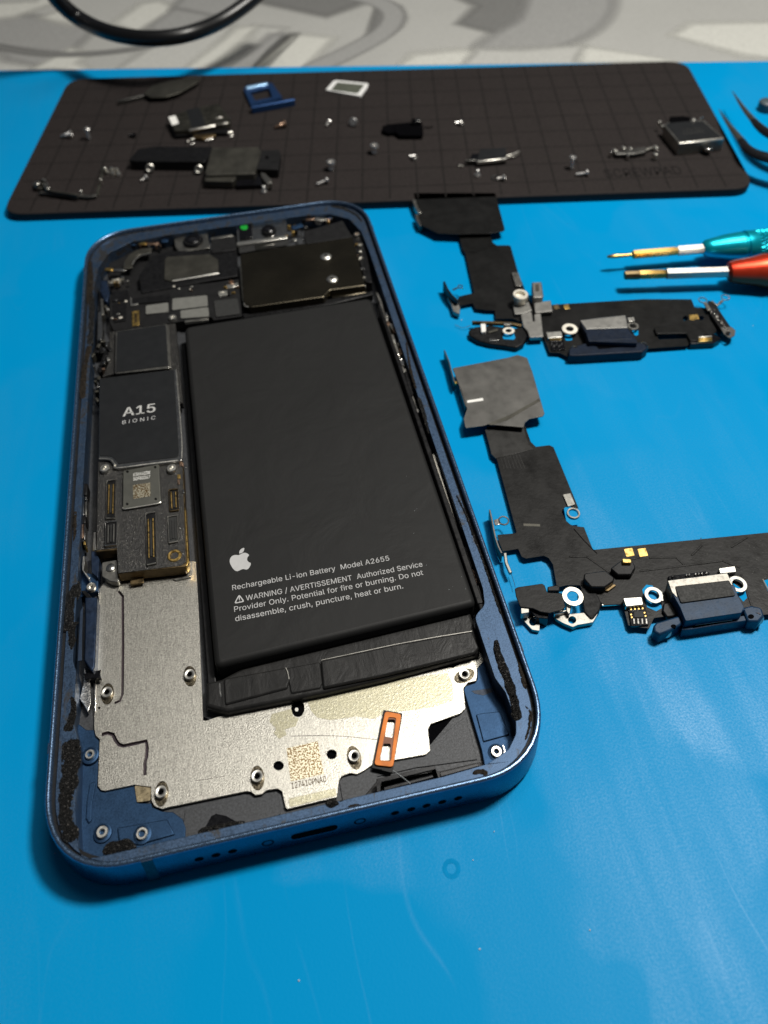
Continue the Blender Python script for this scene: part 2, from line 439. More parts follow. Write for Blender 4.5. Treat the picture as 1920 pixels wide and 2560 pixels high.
class Mesh:
    def __init__(s):
        s.v, s.f = [], []
    def prism(s, loops, z0, z1, zf=None, tri=False):
        if not isinstance(loops[0][0], (tuple, list, Vector)):
            loops = [loops]
        b = len(s.v)
        off = []
        for lp in loops:
            off.append((len(s.v), len(lp)))
            for z in (z0, z1):
                for p in lp:
                    dz = zf(p[0], p[1]) if zf else 0
                    s.v.append((p[0], p[1], z + dz))
        if len(loops) == 1 and not tri:
            o, n = off[0]
            s.f.append(tuple(o + n + i for i in range(n)))
            s.f.append(tuple(o + i for i in reversed(range(n))))
        else:
            tris = tessellate_polygon([[Vector((p[0] * 200, p[1] * 200, 0)) for p in lp] for lp in loops])
            idx = []
            for (o, n) in off:
                idx += [(o + i, o + n + i) for i in range(n)]
            for t in tris:
                s.f.append(tuple(idx[i][1] for i in t))
                s.f.append(tuple(idx[i][0] for i in reversed(t)))
        for (o, n) in off:
            for i in range(n):
                j = (i + 1) % n
                s.f.append((o + i, o + j, o + n + j, o + n + i))
        return s
    def box(s, x, y, z0, z1, sx, sy, rot=0):
        return s.prism(rect(x, y, sx, sy, rot), z0, z1)
    def sweep(s, rings, cap=True, closed=False):
        b = len(s.v)
        n = len(rings[0])
        for r in rings:
            s.v += [tuple(p) for p in r]
        m = len(rings)
        for i in range(m if closed else m - 1):
            for j in range(n):
                k = (j + 1) % n
                i2 = (i + 1) % m
                s.f.append((b + i * n + j, b + i * n + k, b + i2 * n + k, b + i2 * n + j))
        if cap and not closed:
            s.f.append(tuple(b + j for j in reversed(range(n))))
            s.f.append(tuple(b + (m - 1) * n + j for j in range(n)))
        return s
    def tube(s, pts, r, seg=12, flat=1.0):
        P = [Vector(p) for p in pts]
        rings = []
        up = Vector((0, 0, 1))
        for i, p in enumerate(P):
            d = (P[min(i + 1, len(P) - 1)] - P[max(i - 1, 0)]).normalized()
            if abs(d.dot(up)) > .95:
                a = d.cross(Vector((0, 1, 0))).normalized()
            else:
                a = d.cross(up).normalized()
            bb = a.cross(d).normalized()
            ri = r[i] if isinstance(r, (list, tuple)) else r
            rings.append([p + a * ri * math.cos(t) + bb * ri * flat * math.sin(t) for t in (2 * math.pi * k / seg for k in range(seg))])
        return s.sweep(rings)
    def lathe(s, o, axis, prof, seg=20, ph=0, ref=None):
        o = Vector(o)
        d = Vector(axis).normalized()
        a = d.orthogonal().normalized()
        if ref:
            a = Vector(ref) - d * d.dot(Vector(ref))
            a.normalize()
        b = d.cross(a)
        return s.sweep([[o + d * t + (a * math.cos(u) + b * math.sin(u)) * max(r, 1e-4) for u in (ph + 2 * math.pi * k / seg for k in range(seg))] for r, t in prof])
    def ring3(s, o, R, r0, z0, z1, seg=24, R2=None):
        return s.prism([circ(o[0], o[1], R, seg, R2), circ(o[0], o[1], r0, seg)], z0, z1)
    def surf(s, rows, thick=None):
        b = len(s.v)
        n = len(rows[0])
        for r in rows:
            s.v += [tuple(p) for p in r]
        for i in range(len(rows) - 1):
            for j in range(n - 1):
                s.f.append((b + i * n + j, b + i * n + j + 1, b + (i + 1) * n + j + 1, b + (i + 1) * n + j))
        return s
    def crumbs(s, path, w, z, h, step=.22, seed=0, fill=1.0):
        """lumpy sealant ridge along a path"""
        P = [Vector(p[:2]) for p in path]
        dist = [0]
        for i in range(1, len(P)):
            dist.append(dist[-1] + (P[i] - P[i - 1]).length)
        h = h * .7 + .05
        n = max(4, int(dist[-1] / step))
        mN = max(4, int((w if not isinstance(w, list) else max(w)) / step))
        rows = []
        for i in range(n + 1):
            q = dist[-1] * i / n
            k = max(j for j in range(len(P)) if dist[j] <= q + 1e-9)
            k = min(k, len(P) - 2)
            t = (q - dist[k]) / max(1e-6, dist[k + 1] - dist[k])
            p = P[k].lerp(P[k + 1], t)
            d = (P[k + 1] - P[k]).normalized()
            nr = Vector((-d.y, d.x))
            ww = w[k] * (1 - t) + w[k + 1] * t if isinstance(w, list) else w
            ww *= 1 + .35 * noise.noise(Vector((q * .7, seed, 3)))
            e = min(1, min(q, dist[-1] - q) / .6)
            row = []
            for j in range(mN + 1):
                c = (j / mN - .5) * 2
                pp = p + nr * (c * ww / 2 * (.4 + .6 * e))
                nz = noise.noise(Vector((pp.x * 1.7, pp.y * 1.7, seed))) * .6 + noise.noise(Vector((pp.x * 4.5, pp.y * 4.5, seed + 5))) * .55
                hh = h * max(0, (1 - abs(c) ** 3)) * e * (.75 + nz)
                row.append((pp.x + .1 * noise.noise(Vector((pp.x * 3, pp.y * 3, 9 + seed))), pp.y, z - .06 + max(0, hh)))
            rows.append(row)
        s.surf(rows)
        rnd = random.Random(seed * 7 + 1)
        for row in rows:
            for p in row:
                if p[2] > z + .03 and rnd.random() < .34:
                    q = Vector(p)
                    r = rnd.uniform(.05, .17)
                    b = len(s.v)
                    e = Euler((rnd.uniform(0, 3), rnd.uniform(0, 3), rnd.uniform(0, 3))).to_matrix()
                    for v in ((1, 0, 0), (-1, 0, 0), (0, 1, 0), (0, -1, 0), (0, 0, 1), (0, 0, -1)):
                        s.v.append(tuple(q + e @ (Vector(v) * r * rnd.uniform(.6, 1.3))))
                    for f in ((0, 2, 4), (2, 1, 4), (1, 3, 4), (3, 0, 4), (2, 0, 5), (1, 2, 5), (3, 1, 5), (0, 3, 5)):
                        s.f.append(tuple(b + i for i in f))
        return s
    def build(s, name, mt, parent=None, bevel=0, seg=2, smooth=True, ang=38, label=None):
        off = Vector(parent_loc(parent)) if parent else Vector((0, 0, 0))
        me = bpy.data.meshes.new(name)
        me.from_pydata([((x - off.x) * MM, (y - off.y) * MM, (z - off.z) * MM) for x, y, z in s.v], [], s.f)
        me.validate(verbose=False)
        bm = bmesh.new()
        bm.from_mesh(me)
        bmesh.ops.recalc_face_normals(bm, faces=bm.faces)
        bm.to_mesh(me)
        bm.free()
        if smooth:
            me.polygons.foreach_set('use_smooth', [True] * len(me.polygons))
            me.set_sharp_from_angle(angle=math.radians(ang))
        me.materials.append(MT[mt])
        o = bpy.data.objects.new(name, me)
        COL.objects.link(o)
        if parent:
            o.parent = parent
        if bevel:
            b = o.modifiers.new('edge', 'BEVEL')
            b.width = bevel * MM
            b.segments = seg
            b.limit_method = 'ANGLE'
            b.angle_limit = math.radians(40)
            b.use_clamp_overlap = True
        if label:
            o['label'] = label
        return o
LOC = {}
def parent_loc(p):
    q = (0, 0, 0)
    while p is not None:
        l = LOC.get(p.name, (0, 0, 0))
        q = (q[0] + l[0], q[1] + l[1], q[2] + l[2])
        p = p.parent
    return q
def thing(name, label, cat, loc=(0, 0, 0), group=None):
    o = bpy.data.objects.new(name, None)
    o.empty_display_size = .004
    COL.objects.link(o)
    o.location = Vector(loc) * MM
    LOC[o.name] = tuple(loc)
    tag(o, label, cat, group)
    return o
def tag(o, label, cat, group=None):
    o['label'] = label
    o['category'] = cat
    if group:
        o['group'] = group
    return o
def P(name, mt, parent, loops, z0, z1, bevel=0, zf=None, **kw):
    return Mesh().prism(loops, z0, z1, zf).build(name, mt, parent, bevel, **kw)
GLYPHS = {
',': (188, ['38,-119 68,71 137,71 84,-119']),
'-': (453, ['337,244 337,188 114,188 114,244']),
'.': (188, ['95,-4 83,-3 73,1 63,9 55,18 51,29 50,41 51,53 55,64 63,73 73,81 83,85 95,87 107,85 118,81 128,73 135,64 140,53 141,41 140,29 135,18 128,9 118,1 107,-3']),
'/': (249, ['235,533 71,-76 14,-76 178,533']),
'0': (453, ['227,-7 191,-3 158,7 130,24 105,48 85,77 69,113 57,155 50,202 48,254 50,306 57,353 69,395 85,431 106,461 130,484 159,502 191,512 227,516 262,512 295,502 323,484 348,461 368,431 384,395 396,353 403,306 405,254 403,202 396,155 384,113 368,77 348,48 323,24 295,7 263,-3', '227,50 250,52 271,60 290,74 306,92 320,116 330,144 338,176 342,213 344,254 342,295 338,332 330,365 320,393 306,416 290,435 271,449 250,457 227,460 203,457 182,449 163,435 147,416 134,393 123,365 115,332 111,295 109,254 111,213 115,176 123,144 134,116 147,92 163,74 182,60 203,52']),
'1': (453, ['76,0 76,55 391,55 391,0', '276,509 276,0 212,0 212,448 209,448 86,358 86,427 198,509']),
'2': (453, ['64,0 64,47 234,229 282,282 294,298 303,312 311,327 316,341 319,356 320,371 319,389 315,405 308,419 298,431 287,441 273,449 258,455 241,458 224,460 205,458 188,454 172,447 159,438 148,427 139,413 132,398 128,381 127,362 66,362 68,391 75,418 86,442 102,464 121,482 143,496 168,507 196,513 225,516 254,513 281,507 306,497 328,482 346,465 361,445 372,423 379,398 381,372 380,354 377,336 371,318 363,299 351,280 336,259 267,180 153,60 153,57 389,57 389,0']),
'3': (453, ['218,-7 188,-5 159,1 133,10 108,22 88,38 70,57 57,79 48,104 44,132 109,132 112,115 118,100 126,87 137,76 150,66 165,59 182,54 200,51 219,50 239,51 258,55 275,61 291,69 304,80 315,93 323,108 328,125 329,145 328,163 323,180 316,196 306,211 292,223 275,234 254,241 229,246 201,248 157,248 157,299 288,448 288,452 70,452 70,509 372,509 372,461 211,278 211,289 247,290 279,286 308,276 333,262 354,244 371,222 383,198 391,173 393,145 390,116 383,90 370,66 354,45 333,27 309,12 281,2 251,-5']),
'4': (453, ['40,105 40,158 247,509 311,509 109,166 109,163 413,163 413,105', '282,0 282,121 282,146 282,318 343,318 343,0']),
'5': (453, ['221,-7 192,-5 165,1 140,11 118,25 99,41 83,60 71,82 63,105 60,130 122,130 125,115 130,102 138,89 148,78 160,68 173,60 188,54 204,51 221,50 241,51 259,56 276,64 291,75 304,89 314,104 322,122 326,141 328,162 326,183 321,203 314,221 303,237 290,251 275,262 257,270 238,275 218,277 201,276 184,273 167,268 152,262 139,255 128,246 67,253 96,509 366,509 366,452 151,452 134,301 136,301 148,311 162,318 178,325 194,330 212,333 229,334 252,332 274,328 294,321 313,311 330,299 345,285 358,269 370,251 379,231 386,210 390,187 391,163 388,132 381,102 369,76 352,52 332,32 309,15 282,3 253,-4']),
'6': (453, ['226,-7 196,-4 168,3 142,15 119,31 100,51 84,74 73,101 66,130 64,162 65,187 71,212 80,239 93,268 112,302 137,340 252,509 322,509 151,261 145,261 151,270 157,279 165,288 174,295 184,302 196,307 208,311 221,313 235,314 265,312 291,305 316,295 337,280 355,262 370,240 380,215 387,187 389,157 387,127 379,98 368,73 352,50 333,30 310,14 284,3 257,-4', '226,48 245,50 263,55 279,63 293,73 304,86 314,101 322,119 326,137 327,157 326,178 322,196 314,213 304,228 293,241 279,251 263,259 245,264 226,265 207,264 190,259 174,252 160,241 148,229 138,214 131,197 126,179 125,158 126,138 131,119 138,102 148,86 160,73 174,63 190,55 207,50']),
'7': (453, ['97,0 323,448 323,452 62,452 62,509 391,509 391,449 165,0']),
'8': (453, ['226,-7 193,-5 163,1 136,11 111,25 91,42 74,62 62,84 54,109 52,135 53,156 58,176 65,195 75,212 87,228 101,241 117,252 134,260 153,265 153,267 129,276 109,289 93,308 80,330 73,354 70,380 73,405 79,429 90,450 106,469 124,485 146,498 170,508 197,514 226,516 255,514 282,508 306,498 328,485 346,469 361,450 373,429 379,405 382,380 379,354 372,330 359,308 343,289 323,276 300,267 300,265 319,260 335,252 351,241 365,228 377,212 387,195 395,176 399,156 401,135 398,109 391,84 378,62 362,42 341,25 317,11 289,1 259,-5', '226,49 248,50 267,54 285,60 300,69 313,79 323,91 331,106 335,121 337,139 335,157 330,173 322,189 312,202 298,213 283,223 265,230 247,234 226,235 206,234 187,230 169,223 154,213 140,202 130,189 122,173 117,157 115,139 117,121 121,106 129,91 139,79 152,69 167,60 185,54 205,50', '226,290 244,291 260,294 274,300 287,308 298,318 307,330 314,344 318,359 319,376 318,392 314,407 308,420 299,432 288,442 275,449 260,455 244,459 226,460 208,459 192,455 177,449 164,442 153,432 145,420 138,407 134,392 133,376 134,359 138,344 145,330 154,318 165,308 178,300 193,294 209,291']),
'A': (480, ['16,0 201,509 276,509 463,0 395,0 287,302 264,372 232,478 245,478 213,371 191,302 85,0', '110,142 110,199 370,199 370,142']),
'B': (456, ['60,0 60,509 241,509 274,507 304,501 329,491 350,477 367,461 381,442 390,421 396,398 398,374 397,353 393,336 387,320 378,307 368,295 356,286 343,278 329,272 315,267 315,262 331,260 347,254 363,245 378,234 391,220 402,203 411,184 416,161 418,136 416,111 410,88 400,67 386,48 368,31 344,18 317,8 284,2 247,0', '125,57 245,57 281,60 309,67 330,80 344,96 353,115 355,137 354,153 350,169 342,184 333,197 320,209 306,218 289,225 269,229 248,231 125,231', '125,285 238,285 256,287 273,290 288,296 302,304 314,314 323,326 330,340 335,355 336,372 333,393 326,412 313,429 294,442 270,449 240,452 125,452']),
'C': (510, ['267,-7 225,-3 186,7 150,25 119,49 92,79 70,115 53,157 44,203 40,254 44,305 53,352 70,393 92,429 119,459 150,484 186,501 225,512 267,516 293,514 317,511 340,504 362,496 383,485 402,471 419,456 435,438 448,418 459,397 467,373 473,348 408,348 404,365 397,380 389,395 380,407 369,418 357,428 344,437 330,444 315,449 300,453 284,455 267,456 237,453 209,445 184,432 161,414 141,391 125,364 113,332 106,295 103,254 106,213 113,177 125,145 141,117 161,94 184,76 210,63 237,56 267,53 284,54 300,56 315,60 330,65 344,72 357,81 369,90 380,102 389,114 397,128 404,144 408,160 473,160 467,135 459,112 448,91 435,71 420,53 402,38 383,24 363,13 341,5 317,-2 293,-6']),
'D': (502, ['219,0 96,0 96,57 215,57 254,60 288,68 318,81 343,99 363,122 379,149 390,181 397,216 399,255 397,294 390,329 379,361 364,388 344,410 320,428 291,441 258,449 221,452 93,452 93,509 225,509 273,505 315,495 353,478 385,455 412,426 433,391 449,351 458,306 462,255 458,205 449,159 433,119 411,83 384,54 351,31 312,14 268,3', '125,509 125,0 60,0 60,509']),
'E': (419, ['60,0 60,509 372,509 372,452 125,452 125,286 355,286 355,229 125,229 125,57 375,57 375,0']),
'F': (410, ['60,0 60,509 369,509 369,452 125,452 125,278 346,278 346,221 125,221 125,0']),
'G': (520, ['269,-7 225,-3 185,7 149,25 118,49 91,79 69,116 53,157 43,203 40,254 43,305 53,352 69,393 91,429 117,459 149,484 184,501 223,512 265,516 291,514 316,510 340,504 363,494 384,483 403,469 421,453 436,436 449,416 460,395 468,373 474,349 408,349 402,365 395,379 387,393 378,406 368,417 356,427 344,436 330,443 315,448 300,453 283,455 265,456 236,453 209,445 183,432 160,414 141,392 125,364 113,332 106,295 103,254 106,213 113,177 125,145 141,117 161,95 184,76 210,63 238,56 269,53 296,55 322,61 345,71 365,85 382,102 396,123 407,147 413,173 415,202 434,199 283,199 283,256 478,256 478,200 475,160 466,124 451,91 431,62 406,38 377,19 344,5 308,-4']),
'I': (180, ['118,509 58,509 58,0 118,0']),
'K': (467, ['104,145 104,216 139,261 174,303 212,344 364,509 448,509 231,276 228,276', '60,0 60,509 125,509 125,334 124,225 125,193 125,0', '372,0 188,259 228,309 449,0']),
'L': (393, ['60,0 60,509 125,509 125,57 361,57 361,0']),
'M': (628, ['60,0 60,509 152,509 277,187 287,159 299,123 311,84 322,49 307,49 318,83 330,121 342,158 352,187 476,509 568,509 568,0 504,0 504,291 504,327 505,369 506,413 507,457 513,457 498,409 482,363 467,322 456,291 342,0 286,0 170,291 159,321 145,361 129,408 112,457 119,457 120,416 121,372 122,328 122,291 122,0']),
'N': (523, ['60,0 60,509 136,509 343,183 363,151 388,107 414,55 405,54 401,108 399,157 399,195 399,509 463,509 463,0 387,0 202,290 177,331 148,381 108,452 119,454 122,384 124,328 125,291 125,0']),
'O': (533, ['267,-7 225,-3 186,7 150,25 119,49 92,79 70,115 53,157 44,203 40,254 44,305 53,352 70,393 92,429 119,459 150,484 186,501 225,512 267,516 309,512 348,501 384,484 415,459 442,429 464,393 480,352 490,305 493,254 490,203 480,157 464,115 442,79 415,49 384,25 348,7 309,-3', '267,53 296,55 324,63 349,76 372,94 392,116 408,144 420,176 428,213 430,254 428,295 420,332 408,365 392,392 372,415 349,433 324,446 296,453 267,456 237,453 210,445 184,433 161,415 142,392 125,364 113,332 106,295 103,254 106,213 113,176 125,144 142,117 161,94 184,76 210,63 237,55']),
'P': (445, ['60,0 60,509 235,509 272,506 305,499 332,487 356,471 375,452 390,430 400,404 407,377 409,348 407,318 400,291 390,265 375,243 356,223 332,207 305,195 272,188 235,186 109,186 109,242 233,242 257,244 279,248 297,256 312,266 324,279 333,294 339,310 343,328 344,348 343,367 339,385 333,402 324,416 312,428 297,439 279,446 257,451 232,452 125,452 125,0']),
'R': (449, ['60,0 60,509 236,509 273,506 305,500 333,489 356,473 376,455 390,433 401,408 407,381 409,352 407,323 401,296 390,271 376,250 356,232 333,217 305,206 273,200 236,198 96,198 96,255 234,255 258,256 280,260 298,267 313,276 325,287 334,300 340,316 344,333 345,352 344,371 340,389 334,405 325,419 313,430 298,440 279,446 258,451 233,452 125,452 125,0', '353,0 230,229 303,229 428,0']),
'S': (447, ['224,-9 188,-7 156,-1 128,9 102,23 81,40 64,60 51,83 42,109 38,137 104,137 108,118 114,102 123,88 136,76 150,66 166,59 185,53 204,50 224,49 246,50 267,54 286,60 303,69 317,79 329,92 338,106 344,122 346,139 344,154 340,168 332,179 322,189 310,197 296,205 245,222 184,239 145,253 112,269 86,289 67,313 56,341 52,372 54,400 62,425 75,448 92,468 113,484 138,498 165,508 195,514 227,516 259,514 289,508 316,498 340,484 360,468 377,449 390,427 398,403 401,378 337,378 332,402 320,421 302,437 280,449 254,456 225,459 204,457 185,454 167,448 152,440 139,430 129,418 121,405 117,391 115,376 117,359 122,345 131,334 142,324 155,315 169,308 212,293 264,279 312,264 328,256 344,248 359,238 372,226 384,213 395,198 402,180 407,161 408,139 406,112 399,87 386,64 370,43 349,25 323,11 294,0 261,-7']),
'T': (449, ['32,452 32,509 417,509 417,452 257,452 257,0 193,0 193,452']),
'V': (480, ['204,0 16,509 84,509 192,206 215,137 248,31 235,31 267,138 290,206 395,509 463,509 278,0']),
'W': (686, ['155,0 16,509 82,509 163,196 175,145 187,94 197,40 189,40 200,94 211,145 224,196 306,509 380,509 462,196 474,145 486,94 497,40 488,40 499,94 510,145 523,196 603,509 670,509 530,0 455,0 368,323 351,391 336,475 350,475 335,395 318,323 230,0']),
'a': (389, ['160,-9 137,-7 115,-3 94,5 76,15 60,29 48,45 38,63 32,84 30,108 32,128 36,146 43,161 53,174 64,184 78,193 92,200 108,206 125,211 178,220 234,227 247,229 257,231 265,235 271,240 274,246 276,255 276,257 275,272 272,285 267,297 260,307 251,315 240,322 227,327 212,330 196,331 178,330 163,327 149,322 137,316 127,309 118,301 110,292 104,283 100,274 41,291 51,313 64,331 79,346 95,358 114,368 133,375 153,380 173,383 194,384 239,379 255,375 271,369 286,360 300,350 312,336 322,320 330,301 335,278 337,251 337,0 277,0 277,52 272,52 252,25 242,16 229,8 215,1 199,-4 181,-7', '170,45 192,47 211,51 228,59 242,68 254,80 263,93 270,108 274,122 276,138 276,190 259,182 231,176 200,171 175,168 134,159 122,153 112,147 103,139 97,130 93,118 92,105 93,93 96,82 102,72 109,64 119,57 130,52 142,48 156,46']),
'b': (424, ['229,-8 208,-7 189,-3 172,4 159,12 147,21 138,31 118,59 112,59 112,0 53,0 53,509 114,509 114,319 118,319 137,346 147,355 158,364 171,373 188,379 207,383 229,384 259,382 287,374 313,361 335,342 354,320 370,293 381,261 388,227 390,189 388,151 381,116 370,84 355,57 336,34 313,16 288,3 260,-6', '220,47 242,49 262,55 279,66 294,80 306,97 316,117 323,139 327,163 328,189 327,215 323,239 316,261 307,281 295,298 280,311 262,322 243,328 220,330 198,328 178,322 161,312 147,299 134,282 125,263 118,241 114,216 113,189 114,162 118,138 125,115 135,95 147,78 162,65 179,55 198,49']),
'c': (396, ['207,-8 174,-5 144,3 117,16 93,35 72,58 56,85 44,116 37,150 34,187 37,225 44,260 56,291 72,318 93,341 117,360 144,374 174,382 207,384 226,384 243,381 260,377 276,371 291,364 305,356 318,346 330,335 340,322 349,308 356,293 362,277 303,262 290,289 270,311 242,325 207,330 184,328 163,321 145,310 130,296 118,278 108,258 102,236 98,212 96,187 98,163 102,139 108,117 118,97 130,80 145,66 163,55 184,49 207,46 243,52 271,66 292,89 304,117 363,102 357,86 350,70 341,56 331,43 319,32 306,21 292,12 277,5 261,-1 244,-5 226,-7']),
'd': (424, ['195,-8 165,-6 137,3 111,16 89,34 70,57 55,84 43,116 36,151 34,189 36,227 43,261 55,293 70,320 89,342 112,361 137,374 165,382 196,384 218,383 237,379 253,373 267,364 278,355 287,346 306,319 311,319 311,509 372,509 372,0 313,0 313,59 307,59 287,31 277,21 266,12 252,4 236,-3 217,-7', '205,47 226,49 246,55 263,65 278,78 290,95 299,115 306,138 310,162 312,189 310,216 306,241 300,263 290,282 278,299 263,312 246,322 227,328 205,330 182,328 162,322 145,311 130,298 118,281 108,261 102,239 98,215 96,189 98,163 102,139 109,117 118,97 130,80 145,66 162,55 182,49']),
'e': (404, ['212,-8 177,-5 145,3 117,16 92,35 72,58 56,85 44,116 37,150 34,187 36,224 44,258 55,290 71,317 91,340 115,359 142,373 172,382 205,384 226,383 246,380 266,374 285,366 303,355 319,341 334,324 347,305 357,282 365,256 370,227 371,194 371,169 75,169 75,221 338,221 310,202 308,226 304,248 298,269 288,286 277,301 263,314 246,323 227,328 205,330 183,328 164,323 146,313 131,301 119,286 109,270 102,251 97,231 96,211 96,178 98,151 102,127 110,106 121,88 135,73 151,61 169,53 190,48 212,46 227,47 241,49 254,53 265,58 276,65 285,73 294,82 300,93 306,105 365,91 358,72 348,55 335,39 320,26 302,14 283,4 261,-3 237,-7']),
'f': (254, ['228,379 228,327 6,327 6,379', '81,0 81,432 82,452 87,470 96,486 107,499 120,510 135,519 152,525 169,529 187,530 222,527 243,521 227,468 215,472 195,474 178,472 164,468 154,460 147,449 143,435 142,419 142,0']),
'g': (425, ['207,-151 180,-149 156,-146 134,-140 114,-132 97,-122 82,-110 70,-97 59,-84 51,-69 101,-41 122,-66 131,-74 142,-82 154,-88 169,-93 187,-96 207,-97 236,-95 261,-87 282,-75 298,-58 308,-34 311,-6 311,68 306,68 287,41 277,32 266,23 252,16 236,10 217,6 195,5 165,7 138,14 113,27 90,43 71,65 55,90 43,120 36,154 34,191 36,229 43,263 55,293 71,320 90,342 112,361 138,374 166,382 196,384 218,383 237,379 253,373 267,365 279,356 288,346 308,319 313,319 313,379 372,379 372,-9 370,-40 363,-67 350,-90 334,-109 314,-124 291,-136 265,-144 237,-149', '205,59 227,61 246,66 264,75 278,87 290,103 300,121 307,142 311,166 312,193 311,219 307,242 300,264 291,283 279,299 264,312 247,322 227,328 205,330 182,328 163,322 145,312 130,298 118,282 109,262 102,241 98,218 96,193 98,167 102,144 109,123 118,104 131,88 145,76 163,66 183,61']),
'h': (410, ['114,227 114,0 53,0 53,509 114,509 114,287 102,287 116,319 132,344 152,362 175,374 200,382 227,384 252,383 275,377 295,369 313,356 328,340 341,321 350,298 355,271 357,240 357,0 296,0 296,235 293,263 286,286 273,304 256,318 235,326 210,329 192,328 176,324 161,317 147,308 136,297 126,283 119,266 115,248']),
'i': (167, ['53,0 53,379 114,379 114,0', '84,443 73,444 63,448 54,455 47,463 43,472 41,483 43,494 47,504 54,512 63,518 73,522 84,524 95,522 105,518 114,512 121,504 125,494 126,483 125,472 121,463 114,455 105,448 95,444']),
'l': (189, ['139,-2 112,0 91,8 74,20 62,37 55,59 53,84 53,509 114,509 114,99 114,83 117,71 120,62 126,57 135,53 146,52 160,53 170,54 181,3 162,-1']),
'm': (610, ['53,0 53,379 112,379 112,295 108,295 114,314 122,331 132,346 144,358 158,368 172,376 187,382 203,385 219,386 245,383 268,375 287,361 303,342 314,320 321,295 312,295 318,312 326,329 337,343 350,356 364,366 381,375 398,381 417,385 437,386 458,385 478,380 497,372 514,361 529,346 541,328 550,307 555,283 557,255 557,0 496,0 496,254 493,279 485,298 473,313 456,323 438,329 419,330 402,329 387,326 374,320 363,312 353,302 345,290 340,277 336,263 335,247 335,0 274,0 274,260 272,280 265,297 253,311 238,322 220,328 199,330 185,329 171,326 158,320 145,312 135,302 126,289 119,274 115,257 114,238 114,0']),
'n': (410, ['114,227 114,0 53,0 53,379 112,379 112,287 102,287 116,319 132,344 152,362 175,374 200,382 227,384 252,383 275,377 295,369 313,356 328,340 341,321 350,298 355,271 357,240 357,0 296,0 296,235 293,263 286,286 273,304 256,318 235,326 210,329 192,328 176,324 161,317 147,308 136,297 126,283 119,266 115,248']),
'o': (415, ['207,-8 174,-5 144,3 117,16 93,35 72,58 56,85 44,116 37,150 34,187 37,225 44,260 56,291 72,318 93,341 117,360 144,374 174,382 207,384 241,382 271,374 299,360 323,341 343,318 359,291 371,260 379,225 381,187 379,150 371,116 359,85 343,58 323,35 299,16 271,3 241,-5', '207,46 231,49 252,55 270,66 285,80 298,97 307,117 314,139 318,163 319,187 318,212 314,236 307,258 298,278 285,296 270,310 252,321 231,328 207,330 184,328 163,321 145,310 130,296 118,278 108,258 102,236 98,212 96,187 98,163 102,139 108,117 118,97 130,80 145,66 163,55 184,49']),
'p': (424, ['53,-143 53,379 112,379 112,319 118,319 137,346 147,355 158,364 171,373 188,379 207,383 229,384 259,382 287,374 313,361 335,342 354,320 370,293 381,261 388,227 390,189 388,151 381,116 370,84 355,57 336,34 313,16 288,3 260,-6 229,-8 208,-7 189,-3 173,4 159,12 147,21 138,31 118,59 114,59 114,-143', '220,47 242,49 262,55 279,66 294,80 306,97 316,117 323,139 327,163 328,189 327,215 323,239 316,261 307,281 295,298 280,311 262,322 243,328 220,330 198,328 178,322 161,312 147,299 134,282 125,263 118,241 114,216 113,189 114,162 118,138 125,115 135,95 147,78 162,65 179,55 198,49']),
'r': (259, ['53,0 53,379 112,379 112,321 115,321 124,339 137,354 152,367 171,377 191,383 213,385 229,384 243,384 243,322 230,324 207,326 190,324 174,321 159,315 146,306 135,296 126,284 119,269 115,254 114,237 114,0']),
's': (365, ['182,-8 157,-7 133,-3 112,3 93,12 76,24 62,38 50,54 41,73 36,94 94,107 101,87 111,72 124,60 141,52 160,47 181,45 206,47 227,53 244,62 258,74 265,88 268,103 266,115 262,126 254,136 243,144 229,150 212,155 149,170 118,180 92,192 72,208 58,227 50,249 47,274 49,295 55,314 65,332 79,347 95,360 115,370 137,378 161,383 187,384 212,383 234,379 254,372 271,363 286,352 299,339 309,324 318,308 324,290 268,277 262,291 254,304 243,316 228,325 210,331 187,333 166,331 147,326 131,317 119,305 111,292 109,277 110,264 115,253 124,243 136,235 152,229 172,223 229,209 261,200 287,187 306,171 320,153 328,131 331,107 329,85 323,65 312,47 298,31 281,18 260,6 236,-2 210,-7']),
't': (227, ['204,379 204,327 6,327 6,379', '65,471 126,471 126,98 127,83 130,70 136,61 144,55 156,51 170,50 185,51 202,54 213,2 192,-3 168,-4 138,-1 113,7 92,21 77,41 68,64 65,93']),
'u': (410, ['182,-5 158,-3 135,2 115,11 97,23 82,39 69,59 60,82 54,109 53,139 53,379 114,379 114,144 116,117 124,94 137,75 154,61 175,53 200,50 218,51 234,55 249,62 263,71 274,83 283,97 290,113 295,132 296,153 296,379 357,379 357,0 298,0 298,92 307,92 294,60 277,35 257,17 234,5 209,-3']),
'v': (389, ['163,0 17,379 84,379 165,155 187,87 206,21 184,21 203,87 224,155 305,379 371,379 226,0']),
'y': (389, ['47,-139 61,-86 71,-87 83,-89 94,-90 104,-89 113,-86 122,-81 130,-74 138,-64 145,-51 151,-36 163,-1 17,379 84,379 165,155 187,87 206,21 184,21 202,87 224,155 305,379 371,379 204,-58 196,-77 187,-93 177,-107 165,-119 153,-128 139,-136 125,-141 109,-144 91,-145 65,-143']),
'z': (380, ['42,0 42,46 254,320 254,323 48,323 48,379 333,379 333,331 126,60 126,56 339,56 339,0']),
}

